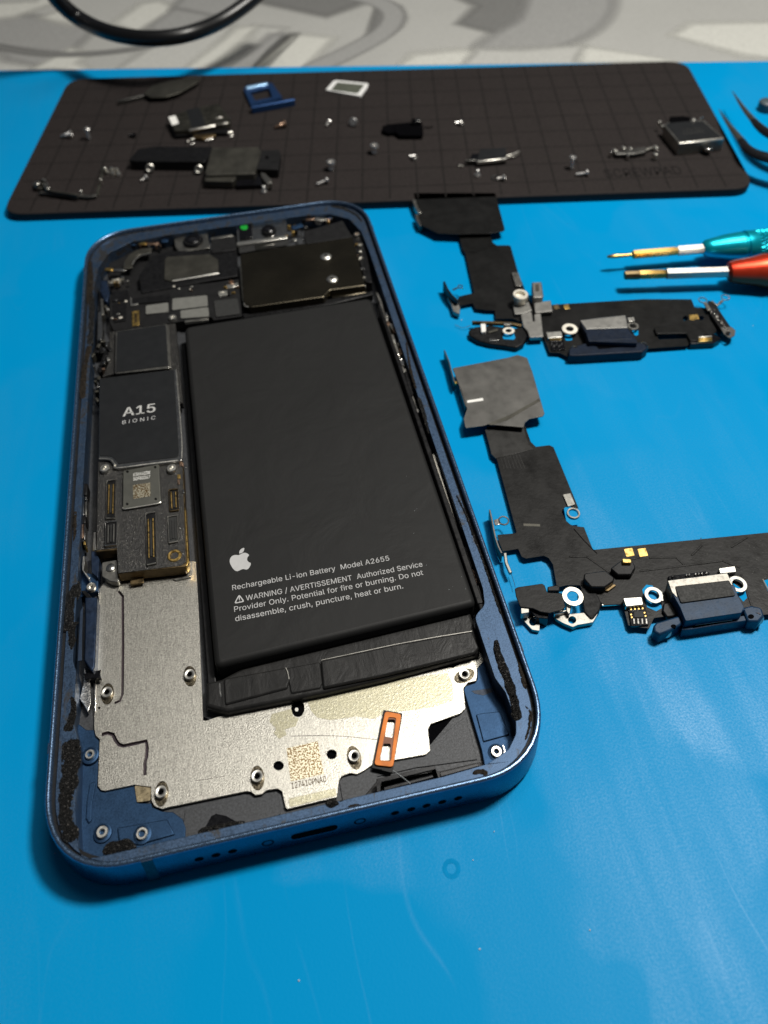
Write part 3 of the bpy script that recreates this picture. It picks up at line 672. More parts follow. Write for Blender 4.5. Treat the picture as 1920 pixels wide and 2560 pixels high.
def text(name, mt, parent, s, p0, p1, cap, z, th=.02, bold=0):
    """flat lettering: baseline from p0 to p1 (mm), capital height cap"""
    pen, items = 0, []
    for ch in s:
        if ch == ' ':
            pen += 210
            continue
        adv, loops = GLYPHS[ch]
        items.append((pen, [[tuple(int(v) for v in q.split(',')) for q in l.split()] for l in loops]))
        pen += adv
    allx = [p + x for p, ls in items for l in ls for x, y in l]
    x0, x1 = min(allx), max(allx)
    a, b = Vector(p0[:2]), Vector(p1[:2])
    d = (b - a).normalized()
    nr = Vector((-d.y, d.x))
    k = (b - a).length / (x1 - x0)
    area = lambda l: sum(l[i - 1][0] * l[i][1] - l[i][0] * l[i - 1][1] for i in range(len(l)))
    m = Mesh()
    for sh in ((0,) if not bold else (-bold, bold)):
        for pen, ls in items:
            L = [[tuple(a + d * ((pen + x + sh - x0) * k) + nr * ((y) / 509 * cap)) for x, y in l] for l in ls]
            big = sorted(range(len(L)), key=lambda i: -abs(area(L[i])))
            sign = area(L[big[0]]) > 0
            outs = [l for l in L if (area(l) > 0) == sign]
            ins = [l for l in L if (area(l) > 0) != sign]
            for o_ in outs:
                xs, ys = [p[0] for p in o_], [p[1] for p in o_]
                hs = [h for h in ins if min(xs) <= h[0][0] <= max(xs) and min(ys) <= h[0][1] <= max(ys)]
                m.prism([o_] + hs, z, z + th + (.001 if sh > 0 else 0), tri=True)
    return m.build(name, mt, parent, smooth=False)
def copy_tree(o, parent=None):
    c = o.copy()
    COL.objects.link(c)
    if parent:
        c.parent = parent
    LOC[c.name] = LOC.get(o.name, (0, 0, 0))
    for ch in [x for x in bpy.data.objects if x.parent == o]:
        copy_tree(ch, c)
    return c

# ------------------------------------------------------------------ the setting
DZ = -2.0      # table top below the mat's upper face
e0, e1 = T('PX', 0, (0, 175))[0], T('PX', 0, (1919, 152))[0]
ed = (Vector(e1) - Vector(e0)).normalized()
en = Vector((-ed.y, ed.x))
t = Mesh().box(80, 120, DZ - 25, DZ - .01, 1500, 1300).build('table', 'desk')
t['kind'] = 'structure'
def soft(poly, mt, z, d=7.5):
    """a patch of table print and painted-in shadow that fades out over d millimetres at its edge"""
    p = [Vector(q[:2]) for q in poly]
    if sum(p[i - 1].x * p[i].y - p[i].x * p[i - 1].y for i in range(len(p))) < 0:
        p.reverse()
    n_ = len(p)
    def off(e):
        out = []
        for i in range(n_):
            a, b = (p[i] - p[i - 1]).normalized(), (p[(i + 1) % n_] - p[i]).normalized()
            nr = Vector((a.y + b.y, -a.x - b.x))
            nr = nr.normalized() if nr.length > .2 else Vector((a.y, -a.x))
            out.append((*(p[i] + nr * e), z))
        return out
    m = Mesh()
    m.v = off(-d * .3) + off(d * .7)
    m.f = [tuple(range(n_))] + [(i, n_ + i, n_ + (i + 1) % n_, (i + 1) % n_) for i in range(n_)]
    o_ = m.build('print_shadow_shape', mt, t, smooth=False)
    at_ = o_.data.color_attributes.new('fade', 'FLOAT_COLOR', 'POINT')
    for i in range(len(at_.data)):
        c_ = 1.0 if i < n_ else 0.0
        at_.data[i].color = (c_, c_, c_, 1)
def tp(c, mt, k, *pts):  # print tones; blurred shadows of things out of view are painted among them
    soft(T(c, DZ, *pts), mt, DZ + .004 + .006 * k)
tp('BG', 'desk_mid', 0, (-300, 190), (-60, 60), (80, 65), (400, 108), (290, 207), (240, 228), (0, 190))
tp('BG', 'desk_mid', 1, (0, 190), (250, 225), (190, 275), (40, 245))
tp('BG', 'desk_pale', 0, (-200, 285), (0, 205), (180, 240), (120, 300), (-200, 300))
tp('BG', 'desk_cream', 2, (-60, 80), (-60, 18), (150, 8), (210, -30), (250, 0), (60, 66))
tp('BG', 'desk_cream', 3, (180, 72), (275, 38), (350, 92), (300, 98))
tp('BG', 'desk_cream', 4, (480, 95), (590, 18), (655, 8), (735, 38), (625, 112), (560, 135))
tp('BG', 'desk_cream', 2, (130, 292), (290, 206), (360, 225), (310, 262), (360, 292))
tp('BG', 'desk_mid', 5, (725, 36), (775, -20), (1010, -40), (975, 45), (880, 66))
tp('BG', 'desk_mid', 6, (620, 115), (730, 40), (870, 66), (760, 120), (640, 128))
tp('BG', 'desk_pale', 7, (500, 285), (650, 180), (960, 110), (830, 285))
tp('BG', 'desk_cream', 8, (770, 290), (985, 120), (1060, 112), (1010, 165), (850, 290))
tp('BG', 'desk_pale', 3, (850, 290), (1010, 165), (1060, 112), (1170, 120), (940, 290))
tp('BG', 'desk_cream', 9, (1050, 290), (1215, 145), (1375, 160), (1250, 290))
tp('BG', 'desk_mid', 9, (940, 290), (1130, 150), (1215, 145), (1060, 285))
tp('BG', 'desk_dark', 8, (1060, 0), (1100, -60), (1620, -60), (1480, 14), (1352, 62))
soft(stroke(smooth_path([(*p, 0) for p in T('BG', DZ, (1440, -25), (1560, 5), (1630, 55), (1600, 125), (1480, 200), (1290, 290))]), 7.5), 'desk_mid', DZ + .066, 3)  # curved cable shadow painted onto the table
soft(stroke(smooth_path([(*p, 0) for p in T('G', DZ, (-160, 165), (0, 203), (120, 226), (250, 236), (400, 232), (550, 216), (690, 192))]), 3.4), 'desk_dark', DZ + .072, 1.6)  # dark shadow line of a cable, painted on as table colour
tp('H', 'desk_dark', 0, (335, 100), (415, 25), (340, -10), (380, -60), (640, -60), (600, 75), (560, 120), (500, 140))
Hc = smooth_path([(*p, 0) for p in T('H', DZ, (975, -60), (975, 40), (900, 130), (760, 195), (600, 218), (410, 216), (500, 140), (600, 75), (640, -60))], 5)
soft([tuple(q[:2]) for q in Hc], 'desk_mid', DZ + .008)
tp('H', 'desk_cream', 1, (1255, 152), (1330, 106), (1720, 100), (1720, 255), (1560, 235))
tp('H', 'desk_cream', 2, (815, 272), (850, 203), (1240, 262))
tp('H', 'desk_cream', 3, (70, 284), (130, 240), (300, 222), (400, 225), (350, 280))
tp('H', 'desk_pale', 4, (350, 280), (410, 216), (600, 218), (850, 203), (815, 276))
tp('H', 'desk_dark', 5, (-60, 150), (-20, 0), (40, 30), (62, 80), (40, 115), (0, 142))

# the blue mat: rear edge as in the photo
mb = [Vector(e0) - ed * 250, Vector(e1) + ed * 250]
mat_poly = [tuple(mb[0] - en * 700), tuple(mb[1] - en * 700), tuple(mb[1]), tuple(mb[0])]
o = P('work_mat', 'mat', None, mat_poly, DZ + .1, 0, bevel=.4)
tag(o, 'bright blue silicone work mat with wiped smudges and faint rings, under everything', 'mat')

# ------------------------------------------------------------------ screw pad
PADZ = 2.6
pc = [Vector(p) for p in T('PX', PADZ, (173, 197), (1714, 152), (1889, 470), (3, 536))]
padp = rp([tuple(p) for p in pc], 6.5, 6)
pad = thing('screw_pad', 'dark brown rectangular magnetic pad with a faint grid, rounded corners, scattered screws on it', 'pad', (*(sum(pc, Vector((0, 0))) / 4), 0))
P('surface', 'pad', pad, padp, .9, PADZ, bevel=.25)
pcc = sum(pc, Vector((0, 0))) / 4
P('underside', 'pad_base', pad, [tuple(pcc + (Vector(q) - pcc) * .997) for q in padp], .02, .9)
g = Mesh()
A0, A1, A2, A3 = pc[3], pc[2], pc[1], pc[0]      # front left, front right, back right, back left
nx = 27
def bil(u, w):
    return A0.lerp(A1, u).lerp(A3.lerp(A2, u), w)
for i in range(1, nx):
    u = i / nx
    w0, w1 = .012, .988
    g.prism(stroke([bil(u, w0), bil(u, w1)], .42), PADZ + .004, PADZ + .012)
for j in range(1, 9):
    w = (j - .25) / 8.6
    g.prism(stroke([bil(.006, w), bil(.994, w)], .38), PADZ + .006, PADZ + .014)
g.build('grid_lines', 'pad_line', pad, smooth=False)
text('lettering', 'ink', pad, 'SCREWPAD', T('H', PADZ, (960, 768))[0], T('H', PADZ, (1292, 752))[0], 4.2, PADZ + .016, .01)

# ------------------------------------------------------------------ cable on the table
cz = 20
path = [T1('G', cz + 22, 150, -150), T1('G', cz + 8, 250, 0), T1('G', cz, 350, 85), T1('G', cz, 480, 142), T1('G', cz, 640, 166), T1('G', cz, 800, 150), T1('G', cz, 960, 88), T1('G', cz + 4, 1110, -20), T1('G', cz + 10, 1220, -140)]
cab = Mesh().tube(smooth_path(path, 8), 2.7, 16)
o = cab.build('cable', 'rubber')
tag(o, 'thick black rubber cable drooping in a loop over the grey printed table', 'cable')

# ------------------------------------------------------------------ the opened phone
PW, PL = 71.5, 146.7
ph = thing('opened_smartphone', 'opened blue smartphone without its screen, black battery and steel plate exposed, on the mat', 'phone', (PW / 2, PL / 2, 0))
def rrect(inset, r=11.8, n=12, x0=0, y0=0, x1=PW, y1=PL):
    R = max(.5, r - inset)
    out = []
    for cx, cy, a in ((x1 - inset - R, y0 + inset + R, -90), (x1 - inset - R, y1 - inset - R, 0), (x0 + inset + R, y1 - inset - R, 90), (x0 + inset + R, y0 + inset + R, 180)):
        for k in range(n + 1):
            u = math.radians(a + 90 * k / n)
            # slightly squarer than a circle, like the real corner
            c, s_ = math.cos(u), math.sin(u)
            q = (abs(c) ** 2.25 + abs(s_) ** 2.25) ** (-1 / 2.25)
            out.append((cx + R * c * q, cy + R * s_ * q))
    return out
prof = [(.74, 5.2), (.74, 6.98), (.66, 7.12), (.48, 7.19), (.28, 7.17), (.12, 7.06), (.03, 6.86), (0, 6.5), (0, 1.1), (.07, .75), (.3, .45), (.7, .3), (1.6, .25), (1.6, .02), (3, .0)]
rings = [[(x, y, z) for x, y in rrect(i)] for i, z in prof[6:]]
frame = Mesh().sweep(rings, cap=False).build('frame', 'frame', ph, ang=50)
Mesh().sweep([[(x, y, z) for x, y in rrect(i)] for i, z in prof[:7]], cap=False).build('rim', 'rim', frame, ang=60)
back = P('back_glass', 'black', ph, rrect(3), .0, .5)
opening = [(5.2, 2.25), (9, 2.15), (55, 2.2), (61.3, 2.5), (64.8, 3.76), (66.5, 5.56), (67.1, 7.33), (66.95, 11.75), (66.1, 14.2), (66.0, 24.6), (68.2, 26.2), (68.75, 29), (68.8, 124), (68.5, 132), (66.5, 138.2), (62, 141.6), (56, 142.6), (20, 142.6), (11, 141.8), (5.6, 138.5), (3.2, 133), (2.6, 126), (2.6, 31), (3.2, 29), (3.2, 25), (2.9, 22), (3.8, 19), (4.0, 12.6), (4.1, 8.7), (4.4, 5.4)]
op = rp(opening, 1.6, 3)
P('inner_ledge', 'ledge', frame, [rrect(.92, x0=.36, x1=PW - .36), op], 1.0, 6.15, bevel=.12)
P('chassis_floor', 'charcoal_floor', ph, rrect(1.5), .6, 1.7)
P('seal_groove', 'black_matte', frame, [rrect(.7), rrect(1.6)], 3.0, 5.85)
# antenna bands and edge openings
def edge_band(cx, cy, sx, sy):
    Mesh().box(cx, cy, .5, 7.0, sx, sy).build('antenna_band', 'seam', frame)
edge_band(13.9, .32, 1.5, .70)
edge_band(PW - .32, 17.6, .70, 1.5)
edge_band(PW - .32, 132, .70, 1.5)
edge_band(.32, 132, .70, 1.5)
edge_band(.32, 17.6, .70, 1.5)
def bottom_hole(name, x, r, n=1, mt='hole', rx=None, z=3.75):
    Mesh().lathe((x, .5, z), (0, -1, 0), [(r, 0), (r, .512)], 20).build(name, mt, frame)
for x0, y0 in ((497.8, 2147.2), (539.9, 2137.8), (581.5, 2127.8)):
    bottom_hole('microphone_hole', at(x0, y0, 3.75).x, .62)
for x0, y0 in ((669.8, 2107.1), (899.9, 2052.8)):
    b_ = at(x0, y0, 3.75).x
    Mesh().lathe((b_, .5, 3.75), (0, -1, 0), [(.85, 0), (.85, .515), (.62, .515), (.6, .1)], 20).build('screw_hole', 'hole', frame)
for x0, y0 in ((987.4, 2032.5), (1028, 2023), (1066, 2013.5), (1105.5, 2004.4), (1145.2, 1995.4)):
    bottom_hole('speaker_hole', at(x0, y0, 3.75).x, .60)
pm = Mesh()
xa, xb = at(727, 2091, 3.75).x, at(844, 2065, 3.75).x
pts = rp([(xa, 2.85), (xb, 2.85), (xb, 4.6), (xa, 4.6)], .85, 5)
pm.sweep([[(x, yy, z) for x, z in pts] for yy in (.6, -.014)])
pm.build('charging_port', 'hole', frame)
pr = Mesh()
o2 = [(((x - (xa + xb) / 2) * 1.09) + (xa + xb) / 2, (z - 3.75) * 1.28 + 3.75) for x, z in pts]
pr.sweep([[(x, yy, z) for x, z in o2] for yy in (.5, -.008)])
pr.build('port_rim', 'frame', frame)
# side buttons on the left wall are outside the view; inner wall pieces come below

# steel mid plate
plate_pts = T('C', 2.35, (383, 190), (352, 985), (352, 1090), (360, 1135), (388, 1162), (375, 1460), (395, 1490), (425, 1495), (612, 1455), (720, 1470), (724, 1560), (745, 1595), (792, 1612), (835, 1600), (1335, 1497), (1368, 1500), (1395, 1522), (1440, 1515), (1470, 1490), (1540, 1480), (1570, 1500), (1592, 1600))
plate_pts += T('D', 2.35, (388, 1315), (402, 1331), (630, 1276), (640, 1200), (652, 1180), (690, 1165), (725, 1170), (762, 1150), (802, 1122), (1040, 1080), (1060, 1062), (1050, 965), (1062, 940), (1200, 890), (1222, 868), (1213, 775), (1235, 748), (1272, 740), (1282, 690), (1308, 655), (1303, 615), (1290, 612), (1165, 683))
plate_pts += T('BT', 2.35, (1405, 236), (1045, 305), (700, 372), (470, 432), (190, 490), (78, 528))
plate_pts += T('C', 2.35, (1056, 1040), (1047, 800), (1032, 400), (1010, 10), (520, 10))
slots = [stroke(T('C', 2.35, (508, 200), (536, 235), (538, 560), (534, 870), (518, 912), (482, 926)), .42),
         stroke(T('C', 2.35, (398, 1132), (440, 1120), (472, 1130), (490, 1168), (512, 1196), (540, 1205), (630, 1186), (688, 1173), (694, 1220), (690, 1275), (680, 1310), (680, 1395)), .52)]
def el(c, x, y, rx, ry, z, n=18):
    return T(c, z, *[(x + rx * math.cos(a), y + ry * math.sin(a)) for a in (2 * math.pi * i / n for i in range(n))])
holes = [el('D', 362, 1132, 24, 22, 2.35), el('D', 607, 1080, 24, 23, 2.35), el('D', 451, 868, 31, 40, 2.35), el('C', 383, 958, 10, 9, 2.35, 10)]
plate = P('mid_plate', 'plate', ph, [plate_pts] + slots + holes, 2.0, 2.35, bevel=.05)
P('slot_shadow_gap', 'purple_edge', plate, slots[0], 1.75, 1.9)
P('slot_shadow_gap', 'purple_edge', plate, slots[1], 1.75, 1.9)
P('plate_inner_floor', 'hole', plate, T('C', 1.8, (395, 200), (366, 980), (395, 1180), (385, 1450), (620, 1440), (730, 1540), (1330, 1480), (1560, 1470)) + T('D', 1.8, (630, 1190), (1040, 1060), (1200, 870), (1210, 760), (1270, 700), (1160, 690)) + T('BT', 1.8, (470, 440), (100, 520)) + T('C', 1.8, (1020, 1000), (1000, 200)), 1.72, 1.78, smooth=False)
P('etched_patch', 'etchpatch', plate, T('PL', 2.36, (316, 1040), (640, 965), (705, 1305), (360, 1385)), 2.352, 2.362, smooth=False)
text('lettering', 'etch', plate, '127410PNA0', T('PL', 2.36, (372, 1462))[0], T('PL', 2.36, (728, 1388))[0], .85, 2.354, .01, bold=9)
P('end_tab', 'glue', plate, rp(T('PL', 2.42, (335, 1560), (826, 1450), (836, 1530), (350, 1650)), .3), 2.352, 2.40, bevel=.04)
P('glue_film', 'glue', plate, T('D', 2.37, (495, 835), (560, 815), (640, 795), (700, 775), (860, 748), (1010, 722), (1140, 703), (1165, 760), (1168, 832), (1060, 865), (935, 880), (830, 900), (800, 916), (720, 905), (600, 922), (540, 910), (512, 880)), 2.352, 2.372, smooth=False)
P('glue_film', 'glue', plate, T('D', 2.37, (330, 895), (420, 870), (430, 905), (455, 915), (440, 950), (390, 965), (400, 990), (365, 1008), (340, 985), (350, 960), (320, 930)), 2.352, 2.370, smooth=False)
P('scratch', 'dirt', plate, stroke(T('D', 2.37, (420, 996), (560, 993), (660, 996), (740, 1004), (815, 1012)), .06), 2.353, 2.366, smooth=False)
P('scratch', 'dirt', plate, stroke(T('C', 2.37, (1000, 1430), (1100, 1418), (1200, 1398)), .05), 2.353, 2.36, smooth=False)
P('tape_patch', 'kapton', plate, rp(T('C', 2.2, (612, 1458), (722, 1462), (714, 1558), (628, 1568)), .25), 2.02, 2.16)

def edge_glint(name, mt, par, c, z, pts, r=.16):  # bright tube added along an edge to stand in for its lamp highlight
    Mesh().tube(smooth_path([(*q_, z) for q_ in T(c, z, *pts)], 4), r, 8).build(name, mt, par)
def standoff(c, x, y, rot=0.0, z1=3.05, r=.86):
    q = T1(c, z1, x, y)
    b = Mesh().prism(circ(q.x, q.y, 1.0, 24, 1.72, rot), 2.352, 2.40)
    k = b.build('standoff_seat', 'knurl', plate)
    Mesh().lathe((q.x, q.y, 2.35), (0, 0, 1), [(r, 0), (r, z1 - 2.35 - .08), (r - .08, z1 - 2.35), (.50, z1 - 2.35), (.42, z1 - 2.40), (.40, .1)], 24).build('standoff', 'silver', plate)
    P('standoff_bore', 'hole', plate, circ(q.x, q.y, .41, 16), z1 - .62, z1 - .55, smooth=False)
for a in (('C', 432, 853, .05), ('C', 968, 738, .1), ('C', 782, 1500, -.05), ('C', 1406, 1398, .0), ('D', 710, 1085, .1), ('D', 1219, 708, -1.35)):
    standoff(*a)
q = T1('D', 2.36, 445, 872)
Mesh().prism(el('D', 445, 872, 8, 9, 2.3), 1.8, 2.2).build('alignment_pin', 'silver', plate)

# matte blue chassis corners with screw bosses
cl = P('chassis_corner', 'chassis', ph, T('C', 1.95, (300, 1100), (350, 1100), (383, 1170), (372, 1470), (425, 1500), (612, 1462), (640, 1575), (722, 1575), (726, 1600), (792, 1628), (862, 1632), (925, 1678), (945, 1740), (940, 1830)) + [(17.5, 1.6), (9, 1.8), (5.6, 3.0), (3.2, 6), (2.0, 10), (2.0, 24)], 1.5, 1.95, bevel=.1)
cr = P('chassis_corner', 'chassis', ph, T('Mz', 2.55, (630, 40), (512, 160), (512, 320), (480, 370), (345, 415), (325, 470), (570, 1290), (610, 1500), (650, 1560)) + [(63, 2.2), (66.2, 4.0), (68.3, 7.5), (69, 12), (69, 24)], 1.5, 2.55, bevel=.12)
P('raised_rib', 'chassis', cl, T('L', 2.2, (600, 330), (650, 300), (660, 330), (620, 560), (620, 700), (590, 740), (560, 690), (570, 500)), 1.9, 2.25, bevel=.1)
P('raised_rib', 'chassis', cl, T('L', 2.3, (880, 780), (1400, 690), (1480, 850), (1100, 960), (900, 930)), 1.9, 2.2, bevel=.15)
P('pocket', 'seam', cr, T('Mz', 2.6, (430, 480), (720, 440), (740, 490), (600, 545), (480, 520)), 2.5, 2.57, bevel=.02)
P('raised_step', 'chassis', cr, T('Mz', 2.9, (500, 800), (610, 780), (830, 760), (960, 1080), (600, 1180)), 2.5, 2.8, bevel=.12)
def boss(par, c, x, y, z, R=.82, r=.36, seat=True, mt='silver'):
    q = T1(c, z, x, y)
    if seat:
        Mesh().lathe((q.x, q.y, z - .75), (0, 0, 1), [(1.35, 0), (1.25, .35), (1.0, .42), (1.0, .3)], 24).build('boss_seat', 'chassis', par)
    Mesh().lathe((q.x, q.y, z - .7), (0, 0, 1), [(R, 0), (R, .62), (R - .08, .7), (r + .07, .7), (r, .62), (r, .1), (.01, .1)], 24).build('screw_boss', mt, par)
boss(cl, 'L', 725, 825, 2.6)
boss(cl, 'L', 1138, 842, 2.6, r=.44)
boss(cl, 'L', 597, 20, 2.8, R=.70)
boss(cr, 'Mz', 782, 1315, 3.0, R=.80)
boss(ph, 'N', 1085, 1960, 3.9, R=.80, seat=False)
q = T1('N', 2.4, 1085, 1960)
P('mount_lug', 'chassis', ph, rp([(q.x - 2.0, q.y - 2.4), (q.x + 1.4, q.y - 1.6), (q.x + 1.4, q.y + 1.6), (q.x - 2.0, q.y + 2.8)], .6), 1.6, 3.15, bevel=.15)
P('scraped_foil', 'silver_flake', cr, T('Mz', 2.7, (860, 1225), (888, 1240), (905, 1320), (885, 1375), (872, 1350), (885, 1310)), 2.5, 2.7, bevel=.03)
# floor pads
P('floor_pad', 'charcoal_floor', ph, T('C', 1.85, (940, 1620), (1340, 1540), (1375, 1565), (1470, 1560), (1545, 1520), (1560, 1640)) + [(26.5, 1.6), (17.5, 1.6)], 1.7, 1.85, bevel=.05)
P('floor_pad', 'charcoal_floor', ph, T('PL', 1.9, (865, 1390), (890, 1345), (960, 1325), (1080, 1305), (1180, 1240), (1650, 1120)) + T('Mz', 1.9, (340, 845), (370, 870), (515, 1430)) + T('PL', 1.9, (1660, 1240), (1260, 1330), (1245, 1500), (900, 1600)), 1.7, 1.9, bevel=.06)
# port slot moulding at the bottom edge
slot = P('port_surround', 'black', ph, T('PL', 3.2, (1245, 1360), (1290, 1335), (1660, 1250)) + T('Mz', 3.2, (0, 1560), (420, 1460), (560, 1430), (600, 1540)) + [(58, 2), (41.4, 2)], 1.7, 2.5, bevel=.12)
P('slot_lip', 'gloss_black', slot, rp(T('D', 4.6, (812, 1190), (1080, 1128), (1105, 1180), (1100, 1190), (1085, 1145), (835, 1205), (830, 1255), (815, 1255)), .15), 2.4, 4.4, bevel=.08)
P('slot_bar', 'gloss_black', slot, T('D', 3.6, (845, 1225), (1075, 1165), (1080, 1185), (845, 1248)), 2.4, 3.4, bevel=.15)
P('slot_lip', 'gloss_black', slot, rp(T('D', 4.4, (1105, 1160), (1280, 1118), (1290, 1130), (1110, 1180)), .15), 2.4, 4.2, bevel=.08)

# ---------------- sealant residue round the rim
def residue(name, c, pts, w, z, h, seed, mt='residue'):
    Mesh().crumbs(T(c, z, *pts), w, z, h, seed=seed).build(name, mt, ph, ang=25)
residue('sealant_residue', 'L', [(395, -140), (400, 100), (375, 330), (345, 520), (345, 700), (390, 830), (450, 930)], [2.7, 2.9, 2.5, 2.2, 2.1, 2.3, 1.6], 6.15, .30, 1)
residue('sealant_residue', 'C', [(205, 880), (220, 960), (195, 1060), (170, 1120)], [.5, 1.0, 1.2, 2.0], 6.15, .3, 12)
residue('sealant_residue', 'L', [(730, 1045), (830, 990), (960, 965), (1080, 1000)], [1.2, 1.6, 1.7, .9], 6.0, .5, 2)
residue('sealant_residue', 'C', [(230, 150), (200, 260), (190, 370), (205, 480), (205, 590)], [1.6, 1.5, 1.7, 1.3, .6], 6.15, .3, 3)
residue('sealant_residue', 'C', [(150, 420), (175, 450), (250, 400)], [.8, 1.2, .6], 6.15, .3, 33)
residue('sealant_residue', 'Mz', [(775, -230), (790, -60), (860, 140), (930, 300), (985, 480), (1030, 640), (1060, 780), (1070, 905)], [.9, 1.3, 1.5, 1.5, 1.5, 1.5, 1.45, 1.2], 6.15, .75, 4)
residue('sealant_residue', 'Mz', [(1080, 80), (1140, 260), (1160, 380), (1190, 480)], [.6, 1.0, .9, .4], 6.15, .2, 5, 'dirt')
residue('sealant_residue', 'Mz', [(1150, 660), (1255, 780), (1230, 1000), (1170, 1200)], [.3, .5, .6, .4], 6.15, .15, 6, 'dirt')
residue('sealant_residue', 'Mz', [(430, 1640), (520, 1600), (620, 1600), (640, 1700)], [.5, .8, 1.0, .5], 6.15, .22, 7, 'dirt')
residue('sealant_residue', 'P7', [(1035, 165), (1100, 160), (1160, 165)], [.9, 1.2, .7], 6.15, .6, 8)
residue('sealant_residue', 'P7', [(1150, 150), (1200, 130)], [.35, .3], 6.15, .3, 9)
residue('sealant_residue', 'P7', [(1210, 195), (1290, 180), (1370, 175)], [.5, .6, .4], 6.15, .18, 10, 'dirt')
P('torn_seal', 'gloss_black', ph, T('P7', 2.6, (20, 385), (60, 320), (90, 262), (130, 240), (215, 258), (290, 300), (365, 310), (365, 330), (180, 360)), 1.8, 2.5, bevel=.2)
residue('sealant_residue', 'P7', [(-20, 400), (110, 370), (240, 340), (370, 315)], [.8, .9, .8, .5], 6.0, .25, 11)
for i, (c, pts, w) in enumerate((('J', [(690, 950), (700, 1150), (690, 1350), (680, 1550)], [1.0, 1.6, 1.8, 1.2]), ('J', [(760, 780), (900, 680), (1050, 620), (1300, 560), (1600, 520)], [.6, .9, .8, .9, .7]),
                                 ('W', [(260, 150), (270, 420), (260, 700), (240, 900)], [1.3, 1.5, 1.2, 1.6]), ('W', [(240, 900), (180, 1200), (150, 1450), (150, 1650)], [1.4, 1.2, 1.6, 1.2]),
                                 ('I', [(600, 190), (800, 165), (950, 130), (1150, 110), (1400, 90)], [.8, 1.2, .7, 1.0, 1.3]), ('K', [(250, 190), (450, 230), (620, 320), (700, 420)], [1.2, 1.4, 1.0, .6]),
                                 ('N', [(800, 540), (790, 760), (790, 1000), (760, 1150)], [.6, .8, .7, .5]), ('N', [(860, 1850), (850, 2020), (840, 2200)], [.5, .9, .6]), ('O', [(330, 300), (480, 620), (560, 850), (660, 1100), (760, 1380), (860, 1700), (960, 1980)], [.35, .5, .45, .5, .55, .5, .6]),
                                 ('X', [(300, 420), (330, 620), (380, 800)], [.4, .7, .5]), ('X', [(400, 860), (450, 1010), (480, 1150)], [.9, .8, .4]))):
    residue('sealant_residue', c, pts, w, 6.15, .22, 20 + i, 'residue' if i % 3 else 'dirt')

# ---------------- battery
bt = Mesh()
BX0, BX1, BY0, BY1, BZ = 23.0, 66.6, 26.4, 105.9, 6.35
c00 = T('BT', BZ, (165, 245))[0]
top = [(23.4, 105.7), (65.6, 105.9), (66.7, 28.6)] + [T('BT', BZ, (1205, 38))[0], T('BT', BZ, (680, 108))[0], T('BT', BZ, (330, 185))[0]] + [(24.6, 26.3)]
bat = P('battery', 'battery', ph, rp([(23.0, 106.0), (65.6, 106.1), (66.9, 26.6), (24.4, 25.1)], [1.6, 1.6, 1.2, 1.2], 5), 2.0, BZ, bevel=.9, seg=4)
P('battery_side_tape', 'black', bat, [(66.75, 104), (67.5, 104), (68.3, 27), (67.2, 27)], 2.0, 5.4, bevel=.2)
P('battery_side_tape', 'black', bat, [(21.9, 104), (22.8, 104), (24.3, 21.0), (22.9, 21.0)], 2.0, 3.4, bevel=.2)
# terrace strip below the cell, wrapped in tape
ter = P('battery_terrace', 'tape', bat, T('BT', 4.3, (75, 312), (160, 292)) + [(28.5, 25.4), (66, 26.8)] + T('BT', 4.3, (1560, 65), (1575, 150), (1050, 290), (700, 370), (190, 470), (75, 440)), 2.4, 3.9, bevel=.45, seg=3)
def strip(c, z0, pts, mt, h=.14, name='tape_wrap', bev=.1, par=bat):
    return P(name, mt, par, rp(T(c, z0, *pts), .35, 3), z0 - h, z0, bevel=bev)
strip('BT', 4.25, [(172, 298), (512, 236), (535, 300), (520, 350), (180, 440)], 'tape', .5, bev=.3)
strip('BT', 4.15, [(512, 240), (700, 205), (712, 320), (700, 350), (540, 380)], 'tape', .4, bev=.2)
strip('BT', 4.45, [(702, 200), (1110, 112), (1530, 38), (1568, 130), (1540, 160), (1050, 280), (715, 350)], 'tape', .6, bev=.35)
P('bright_seam', 'steel_dull', bat, stroke(T('BT', 4.5, (706, 196), (900, 155), (1110, 110), (1330, 70), (1528, 38)), .10), 4.40, 4.46)
P('bright_seam', 'steel_dull', bat, stroke(T('BT', 4.3, (512, 238), (522, 260), (530, 300)), .14), 4.2, 4.28)
P('bright_seam', 'steel', bat, stroke(T('BT', 4.1, (150, 320), (152, 360), (158, 395)), .22), 3.8, 3.96)
P('end_roll', 'tape', bat, rp(T('BT', 3.6, (78, 430), (180, 440), (185, 480), (80, 460)), .3), 2.4, 3.4, bevel=.3)
# lettering
def bl(s, xl, yl, xr, yr, cap):
    text('lettering', 'print_grey', bat, s, T('TX', BZ, (xl, yl))[0], T('TX', BZ, (xr, yr))[0], cap, BZ + .003, .012)
bl('Rechargeable Li-ion Battery  Model A2655', 65, 417, 1272, 187, .95)
bl('WARNING / AVERTISSEMENT  Authorized Service', 170, 497, 1527, 233, .95)
bl('Provider Only. Potential for fire or burning. Do not', 80, 583, 1532, 298, .95)
bl('disassemble, crush, puncture, heat or burn.', 88, 656, 1378, 402, .95)
tri = T('TX', BZ, (76, 522), (160, 505), (116, 446))
cx_ = Vector(tri[0]).lerp(Vector(tri[1]), .5).lerp(Vector(tri[2]), .34)
P('warning_triangle', 'print_grey', bat, [rp(tri, .25, 3), [tuple(cx_ + (Vector(p) - cx_) * .66) for p in rp(tri, .25, 3)]], BZ + .003, BZ + .015, smooth=False)
P('warning_triangle', 'print_grey', bat, stroke(T('TX', BZ, (116, 468), (119, 490)), .17), BZ + .003, BZ + .015, smooth=False)
